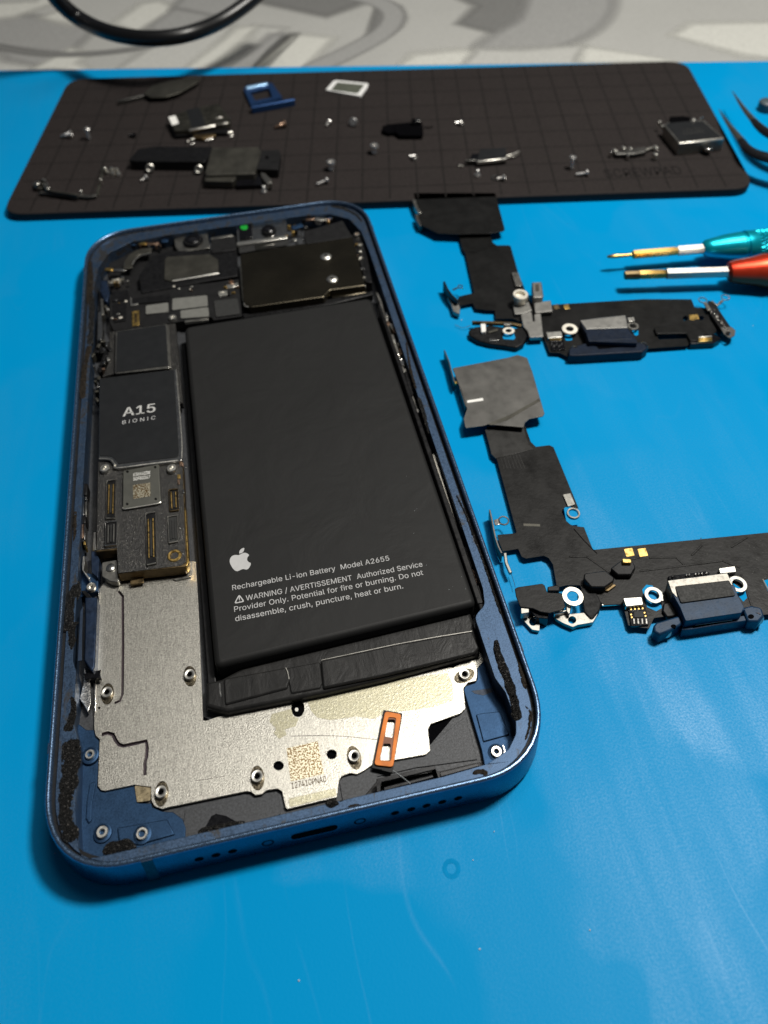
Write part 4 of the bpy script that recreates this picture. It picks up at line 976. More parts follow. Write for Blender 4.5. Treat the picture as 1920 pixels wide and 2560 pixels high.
P('warning_triangle', 'print_grey', bat, el('TX', 121, 500, 3.5, 3.5, BZ, 8), BZ + .003, BZ + .015, smooth=False)
ap = [(112, 148), (128, 140), (150, 130), (168, 130), (184, 138), (192, 148), (180, 166), (178, 184), (190, 200), (206, 210), (200, 232), (186, 252), (170, 258), (150, 254), (132, 258), (112, 268), (94, 270), (74, 256), (56, 230), (45, 204), (46, 178), (58, 158), (76, 148), (94, 146)]
P('fruit_emblem', 'print_grey', bat, [tuple(v[:2]) for v in smooth_path([(*q_, 0) for q_ in T('TX', BZ, *ap, ap[0])], 4)][:-1], BZ + .003, BZ + .015, smooth=False)
P('fruit_emblem', 'print_grey', bat, [tuple(v[:2]) for v in smooth_path([(*q_, 0) for q_ in T('TX', BZ, (117, 135), (120, 114), (135, 98), (155, 93), (152, 114), (138, 130), (117, 135))], 4)][:-1], BZ + .003, BZ + .015, smooth=False)
for i in range(9):
    x, y = random.uniform(25, 65), random.uniform(30, 100)
    if i < 10: x, y = random.uniform(60, 66), random.uniform(28, 60)
    P('lint_speck', 'lint', bat, stroke([(x, y), (x + random.uniform(-.12, .12), y + random.uniform(-.12, .12))], .04), BZ + .002, BZ + .03)

# ---------------- logic board
brd = P('logic_board', 'brass', ph, T('V', 5.1, (150, 340), (118, 1535), (430, 1505), (440, 1860), (1430, 1755), (1490, 1690), (1440, 880), (1410, 250)), 2.8, 5.05, bevel=.1)
P('board_coating', 'board', brd, T('V', 5.15, (150, 200), (122, 1515), (426, 1480), (442, 1855), (1380, 1740), (1450, 1690), (1420, 880), (1400, 200)), 4.9, 5.15, bevel=.08)
P('edge_shield', 'gold', brd, T('V', 5.3, (1428, 880), (1446, 890), (1492, 1690), (1462, 1750), (1440, 1755), (1470, 1680)), 3.4, 5.28, bevel=.06)
P('side_component', 'brass', brd, T('V', 3.6, (620, 1950), (820, 1910), (820, 1975), (620, 2010)), 2.9, 3.3, bevel=.05)
P('solder_blob', 'steel_dull', brd, rp(T('V', 2.9, (1240, 1930), (1520, 1870), (1525, 1900), (1300, 1950)), .2), 2.35, 2.7, bevel=.12)
# large shielded chips
can = P('processor_can', 'steel', brd, rp(T('B', 5.9, (384, 118), (880, 58), (922, 610), (922, 650), (893, 655), (498, 703), (482, 668), (452, 637), (380, 632)), [.2, .3, .2, .5, .3, .4, .4, .5, .2]), 5.0, 5.85, bevel=.18, seg=3)
edge_glint('can_rim_glint', 'silver', can, 'B', 5.72, [(384, 640), (452, 645), (482, 676), (500, 700), (700, 675), (893, 652)], .2)
edge_glint('can_rim_glint', 'silver', can, 'B', 5.72, [(918, 640), (918, 520), (904, 330), (882, 70)], .16)
P('cover_sticker', 'graphite', can, rp(T('B', 6.0, (388, 120), (868, 62), (900, 590), (896, 626), (506, 672), (492, 648), (462, 622), (384, 618)), .4), 5.83, 5.95, bevel=.03)
text('lettering', 'mark', can, 'A15', T('B', 5.96, (537, 366))[0], T('B', 5.96, (746, 335))[0], 2.35, 5.953, .012, bold=12)
text('lettering', 'print_grey', can, 'B I O N I C', T('B', 5.96, (533, 416))[0], T('B', 5.96, (748, 383))[0], .95, 5.953, .012)
can2 = P('memory_can', 'steel_dull', brd, rp(T('W', 5.6, (600, 705), (1312, 600), (1352, 1205), (1330, 1215), (590, 1290)), .3), 4.8, 5.55, bevel=.12)
P('cover_sticker', 'graphite', can2, rp(T('W', 5.7, (622, 712), (1296, 612), (1330, 1180), (604, 1275)), .3), 5.5, 5.66, bevel=.03)
P('board_coating', 'board', brd, T('W', 4.6, (1310, 610), (1430, 600), (1500, 1300), (1530, 1700), (1400, 1700), (1340, 1200)), 2.8, 4.6, bevel=.06)
P('board_coating', 'board', brd, T('W', 4.6, (520, 720), (600, 705), (590, 1290), (420, 1340), (440, 1300), (500, 1150)), 2.8, 4.6, bevel=.06)
P('can_edge', 'steel_dull', can2, T('W', 5.3, (1318, 610), (1336, 610), (1366, 1205), (1346, 1215)), 4.6, 5.2, bevel=.04)
P('can_edge', 'silver', can, T('W', 5.5, (1420, 1230), (1442, 1225), (1475, 1680), (1445, 1680)), 4.6, 5.4, bevel=.06)
# metal chip
chip = P('metal_lid_chip', 'lid', brd, rp(T('V', 5.7, (516, 330), (1048, 235), (1080, 800), (1040, 822), (540, 905), (512, 880)), .35), 5.1, 5.65, bevel=.12, seg=3)
for x, y in ((584, 350), (994, 283), (1003, 755), (580, 830)):
    P('lid_vent', 'hole', chip, el('V', x, y, 19, 18, 5.66, 14), 5.60, 5.657, smooth=False)
edge_glint('lid_rim_glint', 'silver', chip, 'V', 5.58, [(1076, 800), (1040, 820), (800, 862), (545, 903), (514, 884)], .13)
P('label_patch', 'etchpatch', chip, T('V', 5.66, (665, 548), (922, 512), (924, 712), (670, 756)), 5.652, 5.662, smooth=False)
text('lettering', 'white', chip, 'K3KA403M', T('V', 5.66, (670, 422))[0], T('V', 5.66, (918, 385))[0], .78, 5.654, .008)
text('lettering', 'white', chip, '5GF80067', T('V', 5.66, (670, 485))[0], T('V', 5.66, (918, 448))[0], .78, 5.654, .008)
# connectors
def connector(c, pts, z0, z1, rim, core, name='connector', pins='gold'):
    k = P(name, rim, brd, [rp(T(c, z1, *pts), .15, 3), inset(T(c, z1, *pts), .16)], z0, z1, bevel=.03)
    P('socket_well', core, k, inset(T(c, z1, *pts), .15), z0, z1 - .25)
    q_ = T(c, z1, *pts)
    a, b, c_, d = (Vector(v) for v in q_)
    m = Mesh()
    for s_ in (.26, .74):
        m.prism(stroke([a.lerp(b, s_).lerp(d.lerp(c_, s_), .13), a.lerp(b, s_).lerp(d.lerp(c_, s_), .87)], .17), z1 - .26, z1 - .06)
    m.build('pin_row', pins, k)
    m = Mesh().prism(stroke([a.lerp(b, .5).lerp(d.lerp(c_, .5), .15), a.lerp(b, .5).lerp(d.lerp(c_, .5), .85)], .22), z1 - .26, z1 - .02)
    m.build('centre_bar', 'grey_pad', k)
    return k
def inset(poly, d):
    c_ = sum((Vector(p[:2]) for p in poly), Vector((0, 0))) / len(poly)
    return [tuple(Vector(p[:2]) - (Vector(p[:2]) - c_).normalized() * d * 1.25) for p in poly]
connector('V', [(278, 475), (412, 455), (398, 1040), (262, 1045)], 5.1, 5.62, 'steel_dull', 'black')
connector('V', [(255, 1095), (430, 1070), (422, 1430), (248, 1452)], 5.1, 5.75, 'steel', 'black', pins='steel_dull')
connector('V', [(852, 960), (998, 935), (1012, 1705), (868, 1735)], 5.1, 5.62, 'steel_dull', 'black')
connector('V', [(1192, 610), (1330, 595), (1345, 918), (1208, 938)], 5.1, 5.55, 'brass', 'black')
connector('V', [(1178, 1005), (1320, 985), (1332, 1385), (1192, 1410)], 5.1, 5.55, 'steel_dull', 'grey_pad', pins='grey_pad')
def board_screw(c, x, y, z, r=1.0, mt='steel', par=None):
    q_ = T1(c, z, x, y)
    k = Mesh().lathe((q_.x, q_.y, z - .9), (0, 0, 1), [(r, 0), (r, .7), (r * .88, .88), (r * .5, .9), (r * .42, .7), (r * .3, .55), (.01, .55)], 20).build('board_screw', mt, par or brd)
    return k
board_screw('V', 248, 290, 6.0, .95, 'silver')
board_screw('V', 1238, 290, 6.0, .95, 'silver')
q = T1('V', 5.3, 1280, 1590)
Mesh().lathe((q.x, q.y, 4.4), (0, 0, 1), [(1.22, 0), (1.22, .85), (1.1, .95), (.78, .95), (.72, .85), (.72, .3), (.01, .3)], 24).build('grounding_ring', 'gold', brd)
P('grounding_ring', 'hole', brd, circ(q.x, q.y, .70, 20), 4.8, 4.86, smooth=False)
lug = P('board_lug', 'steel_dull', brd, rp(T('V', 3.9, (205, 1690), (430, 1650), (440, 1880), (465, 1960), (430, 1985), (330, 1970), (205, 1900)), .3), 2.6, 3.85, bevel=.1)
q = T1('V', 4.2, 330, 1760)
Mesh().lathe((q.x, q.y, 3.8), (0, 0, 1), [(.85, 0), (.75, .3), (.4, .42), (.01, .45)], 20).build('lug_rivet', 'steel', lug)
for i in range(60):
    c_ = T1('V', 5.17, random.choice([random.uniform(560, 800), random.uniform(1090, 1150), random.uniform(150, 250)]), random.uniform(960, 1500))
    P('solder_speck', 'silver', brd, circ(c_.x, c_.y, random.uniform(.03, .075), 6), 5.1, 5.2)
for (x, y, w, h) in ((1385, 240, 30, 25), (1345, 420, 22, 30), (1340, 500, 16, 35), (1440, 270, 16, 18), (1410, 640, 14, 30), (1360, 1180, 10, 16)):
    P('small_component', random.choice(['copper', 'gold', 'steel']), brd, T('V', 5.3, (x - w, y - h), (x + w, y - h), (x + w, y + h), (x - w, y + h)), 5.0, 5.3, bevel=.05)
# upper board with grey thermal pads
ub = P('upper_board', 'black_matte', ph, T('A', 4.8, (320, 470), (420, 460), (620, 430), (770, 420), (915, 400), (930, 570), (800, 590), (790, 575), (600, 602), (340, 640), (320, 600)), 2.4, 4.75, bevel=.1)
for pts, mt in ((((487, 522), (590, 508), (592, 551), (487, 562)), 'light_pad'), (((610, 490), (770, 474), (773, 524), (608, 543)), 'light_pad'), (((646, 545), (775, 529), (779, 572), (648, 581)), 'light_pad'),
                (((820, 458), (864, 452), (866, 474), (824, 480)), 'light_pad'), (((800, 500), (910, 488), (922, 560), (810, 575)), 'grey_pad'), (((330, 455), (405, 450), (408, 495), (330, 505)), 'black'), (((335, 515), (398, 508), (396, 590), (338, 600)), 'black'), (((425, 490), (600, 470), (600, 500), (425, 515)), 'black')):
    P('shield_pad', mt, ub, rp(T('A', 5.1, *pts), .45), 4.7, 5.05, bevel=.06)
k = P('gold_connector', 'gold', ub, T('A', 5.1, (424, 548), (456, 543), (457, 610), (425, 616)), 4.7, 5.0, bevel=.04)
P('socket_well', 'brass', k, T('A', 5.12, (434, 558), (447, 556), (448, 598), (436, 600)), 4.95, 5.04)
P('silver_corner', 'silver', ub, T('A', 5.1, (416, 486), (421, 485), (424, 516), (452, 512), (453, 518), (418, 524)), 4.7, 5.1, bevel=.03)
board_screw('A', 610, 575, 5.4, .9, 'silver', ub)
P('rear_strip', 'steel_dull', ub, T('A', 4.8, (665, 592), (775, 578), (776, 586), (668, 600)), 4.0, 4.75, bevel=.04)

# ---------------- head of the phone: camera shield, earpiece, front cameras
sh = P('camera_shield', 'bronze', ph, rp(T('A', 5.9, (922, 285), (1180, 240), (1440, 205), (1500, 430), (1335, 452), (1308, 483), (968, 532), (935, 505)), [.4, .3, .4, .5, .4, .6, 1.0, 1.0]), 2.6, 5.85, bevel=.28, seg=4)
def shield_screw(x, y):
    q_ = T1('A', 6.35, x, y)
    k_ = Mesh().lathe((q_.x, q_.y, 5.8), (0, 0, 1), [(1.35, 0), (1.35, .25), (1.1, .5), (.55, .6), (.01, .62)], 24).build('shield_screw', 'silver', sh)
    m_ = Mesh()
    for a_ in (.3, .3 + math.pi / 2):
        m_.box(q_.x, q_.y, 6.35, 6.44, 1.0, .22, a_)
    m_.build('screw_recess', 'hole', k_)
edge_glint('shield_rim_glint', 'silver', sh, 'A', 5.55, [(940, 512), (966, 530), (1130, 508), (1300, 482)], .2)
edge_glint('shield_rim_glint', 'steel_dull', sh, 'A', 5.55, [(924, 335), (930, 420), (936, 505)], .15)
shield_screw(1317, 293)
shield_screw(1346, 396)
P('shield_lip', 'silver', sh, T('A', 5.2, (1332, 452), (1500, 424), (1502, 434), (1335, 462)), 4.4, 5.15, bevel=.1)
P('shield_lip', 'bronze', sh, T('A', 4.2, (1340, 465), (1500, 440), (1505, 462), (1345, 488)), 2.4, 4.1, bevel=.15)
P('black_tape', 'black_matte', ph, rp(T('A', 6.2, (1215, 180), (1395, 130), (1440, 205), (1225, 238)), .4), 3, 6.1, bevel=.15)
P('lower_bar', 'black', ph, T('A', 4.0, (930, 560), (1340, 490), (1520, 455), (1535, 470), (1345, 515), (940, 580)), 2.0, 3.9, bevel=.2)
ear = P('earpiece_module', 'black', ph, rp(T('A', 5.2, (455, 385), (520, 290), (600, 270), (780, 265), (905, 270), (912, 385), (790, 405), (465, 465)), .5), 2.4, 5.1, bevel=.2)
P('earpiece_plate', 'spudger', ear, rp(T('A', 5.5, (574, 312), (585, 298), (780, 285), (820, 310), (823, 372), (605, 410), (572, 403)), .4), 5.0, 5.45, bevel=.1)
edge_glint('earpiece_rim_glint', 'silver', ear, 'A', 5.42, [(612, 410), (720, 393), (822, 374)], .16)
P('earpiece_lip', 'steel', ear, T('A', 5.5, (610, 404), (820, 368), (822, 376), (612, 412)), 5.0, 5.47, bevel=.05)
P('ear_block', 'black_matte', ear, T('A', 5.6, (785, 215), (900, 195), (905, 265), (790, 280)), 2.6, 5.5, bevel=.2)
P('ear_edge', 'steel_dull', ear, T('A', 5.7, (785, 210), (885, 192), (888, 200), (787, 218)), 5.0, 5.6, bevel=.05)
def lens(c, x, y, z, R, par, house):
    q_ = T1(c, z, x, y)
    k_ = Mesh().lathe((q_.x, q_.y, z - 2.0), (0, 0, 1), [(R, 0), (R, 1.3), (R * .93, 1.5), (R * .8, 1.5), (R * .78, 1.75), (R * .6, 2.0), (R * .46, 2.0), (R * .42, 1.7), (.01, 1.7)], 28).build('front_camera', 'gloss_black', par)
    Mesh().lathe((q_.x, q_.y, z - .52), (0, 0, 1), [(R * .83, 0), (R * .83, .10), (R * .74, .12), (R * .74, 0)], 28).build('barrel_ring', 'stiff', k_)
    Mesh().lathe((q_.x, q_.y, z - .45), (0, 0, 1), [(R * .55, 0), (R * .4, .22), (.01, .3)], 24).build('lens', 'glass', k_)
fc = P('camera_bracket', 'steel_dull', ph, rp(T('A', 4.9, (618, 215), (645, 205), (770, 180), (782, 255), (640, 275), (622, 250)), .3), 2.6, 4.8, bevel=.1)
lens('A', 703, 212, 6.1, 2.55, fc, 0)
f2 = P('sensor_bracket', 'steel', ph, rp(T('A', 5.3, (905, 170), (915, 160), (1135, 130), (1142, 205), (910, 245)), .3), 2.6, 5.2, bevel=.1)
P('bracket_lip', 'silver', f2, T('A', 5.4, (906, 232), (1138, 200), (1140, 212), (908, 246)), 4.6, 5.4, bevel=.08)
lens('A', 1052, 165, 6.4, 2.0, f2, 0)
P('sensor_window', 'gloss_black', f2, T('A', 5.8, (915, 150), (975, 140), (978, 205), (918, 215)), 5, 5.6, bevel=.08)
P('green_window', 'green', f2, el('A', 940, 161, 17, 13, 5.72), 5.55, 5.68, bevel=.03)
P('flex_tail', 'steel_dull', f2, T('A', 4.2, (985, 238), (1080, 225), (1082, 240), (990, 252)), 3, 4.1, bevel=.06)
# top row of antenna contacts
def contact(c, x0, y0, x1, y1, w, z, mt):
    P('spring_contact', mt, ph, stroke(T(c, z, (x0, y0), (x1, y1)), w), z - .5, z, bevel=.12)
contact('A', 446, 233, 490, 238, .9, 5.2, 'gold'); contact('A', 488, 238, 548, 234, .8, 5.0, 'copper'); contact('A', 300, 353, 335, 356, .9, 5.4, 'gold'); contact('A', 335, 358, 395, 358, .9, 5.2, 'steel')
contact('A', 1225, 125, 1270, 122, .8, 5.3, 'copper'); contact('A', 1265, 122, 1308, 126, 1.2, 5.3, 'silver'); contact('A', 1325, 118, 1350, 112, 1.2, 5.2, 'chassis'); contact('A', 560, 225, 590, 222, 1.3, 5.2, 'chassis')
contact('A', 415, 240, 440, 236, 1.3, 5.2, 'chassis'); contact('A', 1160, 165, 1210, 150, 1.5, 5.1, 'chassis'); contact('A', 1165, 215, 1180, 222, .8, 5.1, 'silver'); contact('A', 1200, 180, 1215, 225, .5, 5.1, 'steel')
crv = [tuple(v[:2]) for v in smooth_path([(*q_, 0) for q_ in T('A', 5.5, (405, 350), (408, 320), (430, 290), (465, 272), (512, 268))], 5)]
P('antenna_flex', 'spudger', ph, stroke(crv, 2.2), 4.9, 5.4, bevel=.1)
P('antenna_edge', 'silver', ph, stroke([tuple(v[:2]) for v in smooth_path([(*q_, 0) for q_ in T('A', 5.5, (425, 335), (440, 310), (470, 290), (512, 280))], 5)], .28), 5.3, 5.5)
for x, y, r in ((345, 405, .6), (362, 415, .55), (352, 420, .5), (330, 415, .5), (378, 400, .45)):
    board_screw('A', x, y, 4.6, r, 'silver', ph)
board_screw('A', 880, 412, 5.2, .7, 'copper', ph)
P('clip', 'silver', ph, T('A', 5.0, (858, 425), (912, 415), (914, 432), (862, 442)), 3.0, 4.9, bevel=.12)
for x, y, r in ((1460, 193, .75), (1474, 242, .65), (1493, 392, .45), (1478, 275, .4)):
    board_screw('A', x, y, 5.3, r, 'silver', ph)
P('side_flex', 'black', ph, T('K', 4.8, (520, 590), (680, 540), (760, 850), (830, 1240), (740, 1240), (640, 900)), 2.0, 4.6, bevel=.15)
P('dark_fill', 'black_matte', ph, T('A', 3.2, (310, 300), (430, 260), (560, 255), (620, 250), (620, 300), (470, 400), (460, 470), (330, 470)), 1.7, 3.1, bevel=.1)

rh = random.Random(11)
for (cx0, cy0, sx_, sy_, n_) in ((360, 410, 45, 25, 9), (880, 425, 30, 20, 5), (1180, 175, 50, 30, 8), (1470, 300, 18, 110, 12), (505, 240, 70, 8, 8), (1280, 125, 70, 8, 10), (640, 440, 60, 10, 5), (860, 470, 40, 14, 6), (370, 545, 40, 60, 8)):
    for i_ in range(n_):
        q_ = T1('A', 5.2, cx0 + rh.uniform(-sx_, sx_), cy0 + rh.uniform(-sy_, sy_))
        P('small_component', rh.choice(['silver', 'gold', 'copper', 'steel', 'satin', 'black']), ph, rp(rect(q_.x, q_.y, rh.uniform(.3, .9), rh.uniform(.3, .8), rh.uniform(-.3, .3)), .1), 3.8, 5.2 + rh.uniform(-.3, .15), bevel=.08)
# ---------------- side walls: flex strips, brackets, button hardware
def wall(name, mt, c, z, pts, h=1.2, bev=.06):
    P(name, mt, ph, T(c, z, *pts), z - h, z, bevel=bev)
wall('battery_flex_strip', 'satin', 'X', 4.6, [(505, 1312), (530, 1308), (712, 1900), (680, 1905)], 1.6, .15)
wall('battery_flex_strip', 'satin', 'X', 4.4, [(396, 1040), (410, 1035), (440, 1120), (485, 1290), (468, 1300), (425, 1140)], 1.6, .1)
wall('wall_bracket', 'steel', 'O', 4.2, [(290, 840), (320, 835), (375, 1040), (420, 1110), (490, 1280), (470, 1290), (400, 1160), (360, 1090)], 1.4)
wall('wall_bracket', 'copper', 'O', 4.0, [(550, 1345), (580, 1340), (640, 1540), (600, 1560)], 1.2)
wall('wall_bracket', 'black', 'O', 4.6, [(410, 1030), (470, 1030), (500, 1070), (560, 1310), (520, 1350), (430, 1110)], 2.2)
wall('wall_bracket', 'steel_dull', 'O', 4.0, [(390, 1100), (420, 1110), (500, 1465), (480, 1470)], 1)
wall('wall_foam', 'black_matte', 'O', 5.2, [(620, 1560), (650, 1550), (700, 1720), (760, 1880), (760, 2060), (690, 1990), (600, 1700)], 2.6, .2)
for (x, y, r) in ((143, 205, .5), (150, 240, .45), (158, 280, .5), (190, 300, .6), (210, 330, .65), (205, 420, .5), (245, 440, .55), (262, 500, .55), (235, 520, .5), (270, 590, .7), (285, 650, .7), (255, 555, .5), (390, 968, .5)):
    q_ = T1('X', 5.0, x, y)
    P('wall_clip', random.choice(['silver', 'steel', 'copper', 'steel_dull']), ph, rp(rect(q_.x, q_.y, r * 1.4, r * random.uniform(1.5, 3.4), random.uniform(-.3, .3)), .15), 3.4, 5.0, bevel=.12)
wall('wall_strip', 'steel_dull', 'X', 4.8, [(60, 30), (80, 40), (110, 110), (135, 210), (180, 360), (165, 365), (120, 220), (90, 110)], 2)
wall('wall_strip', 'steel_dull', 'X', 4.6, [(180, 365), (205, 370), (300, 690), (395, 960), (380, 975), (280, 700)], 2)
wall('wall_flex', 'black', 'X', 5.0, [(290, 660), (320, 650), (360, 820), (350, 850), (320, 790)], 2)
# left
for (x0, y0, x1, y1, w, mt) in ((935, 285, 940, 365, 34, 'silver'), (985, 285, 990, 360, 26, 'steel'), (932, 400, 935, 645, 52, 'steel'), (995, 400, 990, 640, 26, 'steel_dull'), (920, 810, 912, 1070, 60, 'copper'), (975, 810, 968, 1100, 20, 'steel'), (880, 1150, 885, 1225, 28, 'steel'), (960, 1120, 965, 1190, 40, 'gold'), (1015, 60, 990, 800, 10, 'steel')):
    wall('button_bracket', mt, 'N', 4.9, [(x0 - w / 2, y0), (x0 + w / 2, y0), (x1 + w / 2, y1), (x1 - w / 2, y1)], 2.4)
wall('button_foam', 'black', 'N', 5.3, [(905, 110), (960, 60), (1030, 60), (1010, 280), (910, 270)], 2.5, .2)
wall('button_foam', 'black', 'N', 5.1, [(895, 655), (1000, 655), (990, 800), (885, 800)], 2.5, .2)
wall('button_foam', 'black', 'N', 5.1, [(865, 1070), (965, 1070), (960, 1140), (860, 1140)], 2.5, .2)
wall('wall_bracket', 'silver', 'N', 4.6, [(940, 1400), (970, 1400), (975, 1530), (950, 1660), (1070, 1810), (1040, 1830), (925, 1660), (920, 1560)], 2.2)
wall('wall_bracket', 'black', 'N', 3.8, [(900, 2040), (980, 2030), (1150, 2200), (1100, 2212), (1060, 2240)], 1.5, .12)
wall('wall_panel', 'navy_dark', 'N', 4.0, [(1090, 1310), (1170, 1320), (1240, 1450), (1215, 1800), (1100, 1700)], 2.2)
wall('wall_strip', 'silver', 'N', 2.9, [(1135, 960), (1180, 960), (1180, 1300), (1120, 1290)], .8)
wall('wall_strip', 'steel', 'W', 5.2, [(360, 450), (405, 430), (425, 690), (410, 830), (350, 830)], 2.4)
wall('wall_strip', 'steel_dull', 'W', 5.2, [(390, 255), (430, 260), (440, 470), (405, 480)], 2.4)
wall('wall_foam', 'navy_dark', 'W', 5.4, [(390, 0), (480, 0), (520, 180), (490, 300), (440, 290), (385, 150)], 3.0, .3)
for (x, y) in ((460, 365), (490, 400), (400, 830), (440, 850), (365, 900), (285, 1040), (300, 1190), (370, 1350), (350, 1480), (340, 1540), (320, 1400), (480, 900), (500, 1090), (450, 1140), (430, 1220), (205, 1640), (345, 1650)):
    q_ = T1('W', 5.2, x, y)
    P('wall_clip', random.choice(['silver', 'steel', 'copper', 'spudger', 'spudger']), ph, rp(rect(q_.x, q_.y, random.uniform(.4, .8), random.uniform(.5, 1.4), random.uniform(-.5, .5)), .12), 3.2, 5.2 + random.uniform(-.4, .3), bevel=.1)
for (x, y) in ((560, 1000), (520, 960), (470, 1000), (440, 1060), (420, 1130), (390, 1230), (400, 960), (330, 960)):
    q_ = T1('W', 4.6, x, y)
    P('wall_foam', 'black', ph, rp(rect(q_.x, q_.y, random.uniform(.8, 1.5), random.uniform(1, 2.2), random.uniform(-.5, .5)), .2), 2.6, 4.6 + random.uniform(-.3, .3), bevel=.15)
wall('torn_flex_end', 'gloss_black', 'C', 3.8, [(283, 735), (330, 722), (385, 712), (395, 705), (388, 740), (398, 765), (340, 765), (290, 775)], .8, .12)
wall('wall_groove', 'seam', 'C', 6.17, [(262, 330), (278, 300), (272, 470), (270, 650), (245, 655), (255, 470)], .2, .02)
wall('foil_scrap', 'silver_flake', 'C', 3.0, [(285, 680), (325, 800), (330, 930), (310, 985), (290, 950), (255, 900), (280, 800)], .9, .1)
wall('wall_panel', 'navy_dark', 'C', 4.6, [(290, 240), (372, 240), (355, 690), (335, 720), (285, 650), (292, 400)], 2.6, .2)
wall('left_rail', 'steel', 'C', 2.6, [(378, 200), (388, 200), (362, 700), (360, 980), (350, 985), (352, 700)], .8, .04)

# ------------------------------------------------------------------ small gasket lying in the phone
gz = 3.1
gp = T('PL', gz, (1325, 645), (1518, 680), (1430, 1235), (1205, 1215))
gctr = sum((Vector(p) for p in gp), Vector((0, 0))) / 4
gk = thing('gasket_frame', 'small orange and black gasket with two windows, lying loose on the steel plate', 'gasket', (gctr.x, gctr.y, 2.36))
w1 = rp(T('PL', gz, (1362, 735), (1446, 735), (1420, 925), (1335, 915)), .3)
w2 = rp(T('PL', gz, (1320, 985), (1398, 985), (1388, 1160), (1282, 1160)), .3)
P('base', 'black', gk, [rp(T('PL', gz - .3, (1322, 640), (1520, 675), (1412, 1290), (1200, 1240)), .15)] + [w1, w2], 2.37, 2.75, bevel=.05)
P('foam_ring', 'amber', gk, [rp(T('PL', gz, (1340, 655), (1508, 685), (1420, 1232), (1225, 1210)), .45), rp(T('PL', gz, (1372, 715), (1455, 722), (1398, 1175), (1278, 1165)), .35)], 2.74, 3.1, bevel=.12)
P('inner_liner', 'amber_dark', gk, [rp(T('PL', gz, (1370, 713), (1457, 720), (1400, 1177), (1276, 1167)), .35), w1, w2], 2.73, 2.95, bevel=.03)

def hair(name, pts, r, label, cat='hair', mt='hair'):
    o_ = Mesh().tube(smooth_path(pts, 5), r, 6).build(name, mt)
    tag(o_, label, cat)
hair('hair_strand', [T1('Z', 6.4, 0, 0) * 0 + T1('PL', 3.0, 1420, 1270), T1('PL', 4.5, 1480, 1310), T1('PL', 6.35, 1600, 1405)], .045, 'fine stray fibre between the orange gasket and the bottom rim', 'fibre', 'lint')

# ------------------------------------------------------------------ flex cables
def tabring(c, x, y, z, R, r, name, par, mt='steel', ry=1.0):
    q_ = T1(c, z, x, y)
    return P(name, mt, par, [circ(q_.x, q_.y, R, 20, R * ry), circ(q_.x, q_.y, r, 20, r * ry)], z - .2, z, bevel=.04)

# --- newer flex, lower right
fx = thing('charging_flex', 'charging port flex cable with bright grey plate, navy port and gold pads, nearest', 'flex cable', (*T('F', 0, (700, 900))[0], 0))
FZ = 1.3
outer = T('F', FZ, (300, 436), (305, 470), (328, 565), (348, 582), (446, 945))
outer += T('Y', FZ, (408, 60), (200, 78), (215, 150), (262, 268), (440, 240), (480, 330), (530, 352), (735, 320), (790, 345), (840, 420), (885, 685))
outer += T('Y', FZ, (1000, 660), (1150, 660), (1220, 800), (1380, 850))
outer += T('F', FZ, (870, 1297), (958, 1293), (985, 1395), (1005, 1402), (1085, 1410), (1110, 1360), (1330, 1330), (1640, 1345), (1800, 1325), (1950, 1308), (2080, 1330), (2180, 1250), (2165, 1080), (2040, 1010), (2000, 925), (1800, 936), (1659, 947), (1560, 957), (815, 1031), (772, 922), (722, 915), (685, 890), (665, 850), (668, 835), (745, 830), (625, 536), (605, 526), (540, 534), (515, 510), (488, 432))
strip_ = P('flex_strip', 'fpc', fx, outer, FZ - .16, FZ, bevel=.03)
PZ = 2.7
plt = P('stiffener_plate', 'stiff', fx, rp(T('XX', PZ, (190, 278), (820, 158), (940, 125), (1050, 160), (1110, 320), (1250, 800), (1230, 832), (1075, 862), (1025, 905), (1010, 960), (590, 925), (560, 938), (340, 968), (318, 860), (358, 745), (345, 715), (275, 500)), .25), PZ - .22, PZ, bevel=.05)
P('plate_step', 'spudger', plt, T('XX', PZ + .03, (590, 920), (850, 815), (1190, 625), (1200, 655), (870, 850), (820, 880), (640, 935)), PZ - .1, PZ + .03, bevel=.02)
P('embossed_rib', 'white', plt, rp(T('XX', PZ + .1, (355, 650), (540, 620), (548, 650), (360, 678)), .12), PZ - .05, PZ + .10, bevel=.05)
def wallstrip(name, mt, par, c, pts, z0, z1, th=.2):
    q_ = T(c, z1, *pts)
    return P(name, mt, par, stroke(q_, th), z0, z1, bevel=.03)
wallstrip('side_flange', 'stiff', plt, 'XX', [(97, 70), (150, 200), (212, 435)], .35, PZ + .1, .24)
wallstrip('side_flange', 'stiff', plt, 'XX', [(275, 490), (345, 712)], .5, PZ, .24)
P('flange_bead', 'gold', plt, el('XX', 230, 440, 14, 16, PZ + .2, 10), PZ - .3, PZ + .2, bevel=.05)
P('lower_web', 'web', fx, T('XX', 2.1, (565, 960), (800, 880), (1015, 940), (1030, 1000), (1075, 1130), (1130, 1185), (690, 1290), (640, 1240), (610, 1120)), 1.1, 1.4, bevel=.05)
P('printed_code', 'spudger', strip_, stroke(T('F', FZ, (480, 910), (560, 913)), .5), FZ, FZ + .01)
for a_, b_ in (((700, 1065), (785, 1065)), ((785, 1065), (900, 1145)), ((1040, 1135), (1440, 1085)), ((1440, 1085), (1525, 1118)), ((1085, 1070), (1215, 1068)), ((1215, 1068), (1255, 1105)), ((985, 1080), (1040, 1070)), ((1340, 1010), (1290, 1060)), ((1530, 1150), (1590, 1330)), ((1560, 970), (1480, 1020))):
    P('trace_ridge', 'fpc', strip_, stroke(T('F', FZ, a_, b_), .35), FZ - .05, FZ + .10, bevel=.08)
rt = random.Random(5)
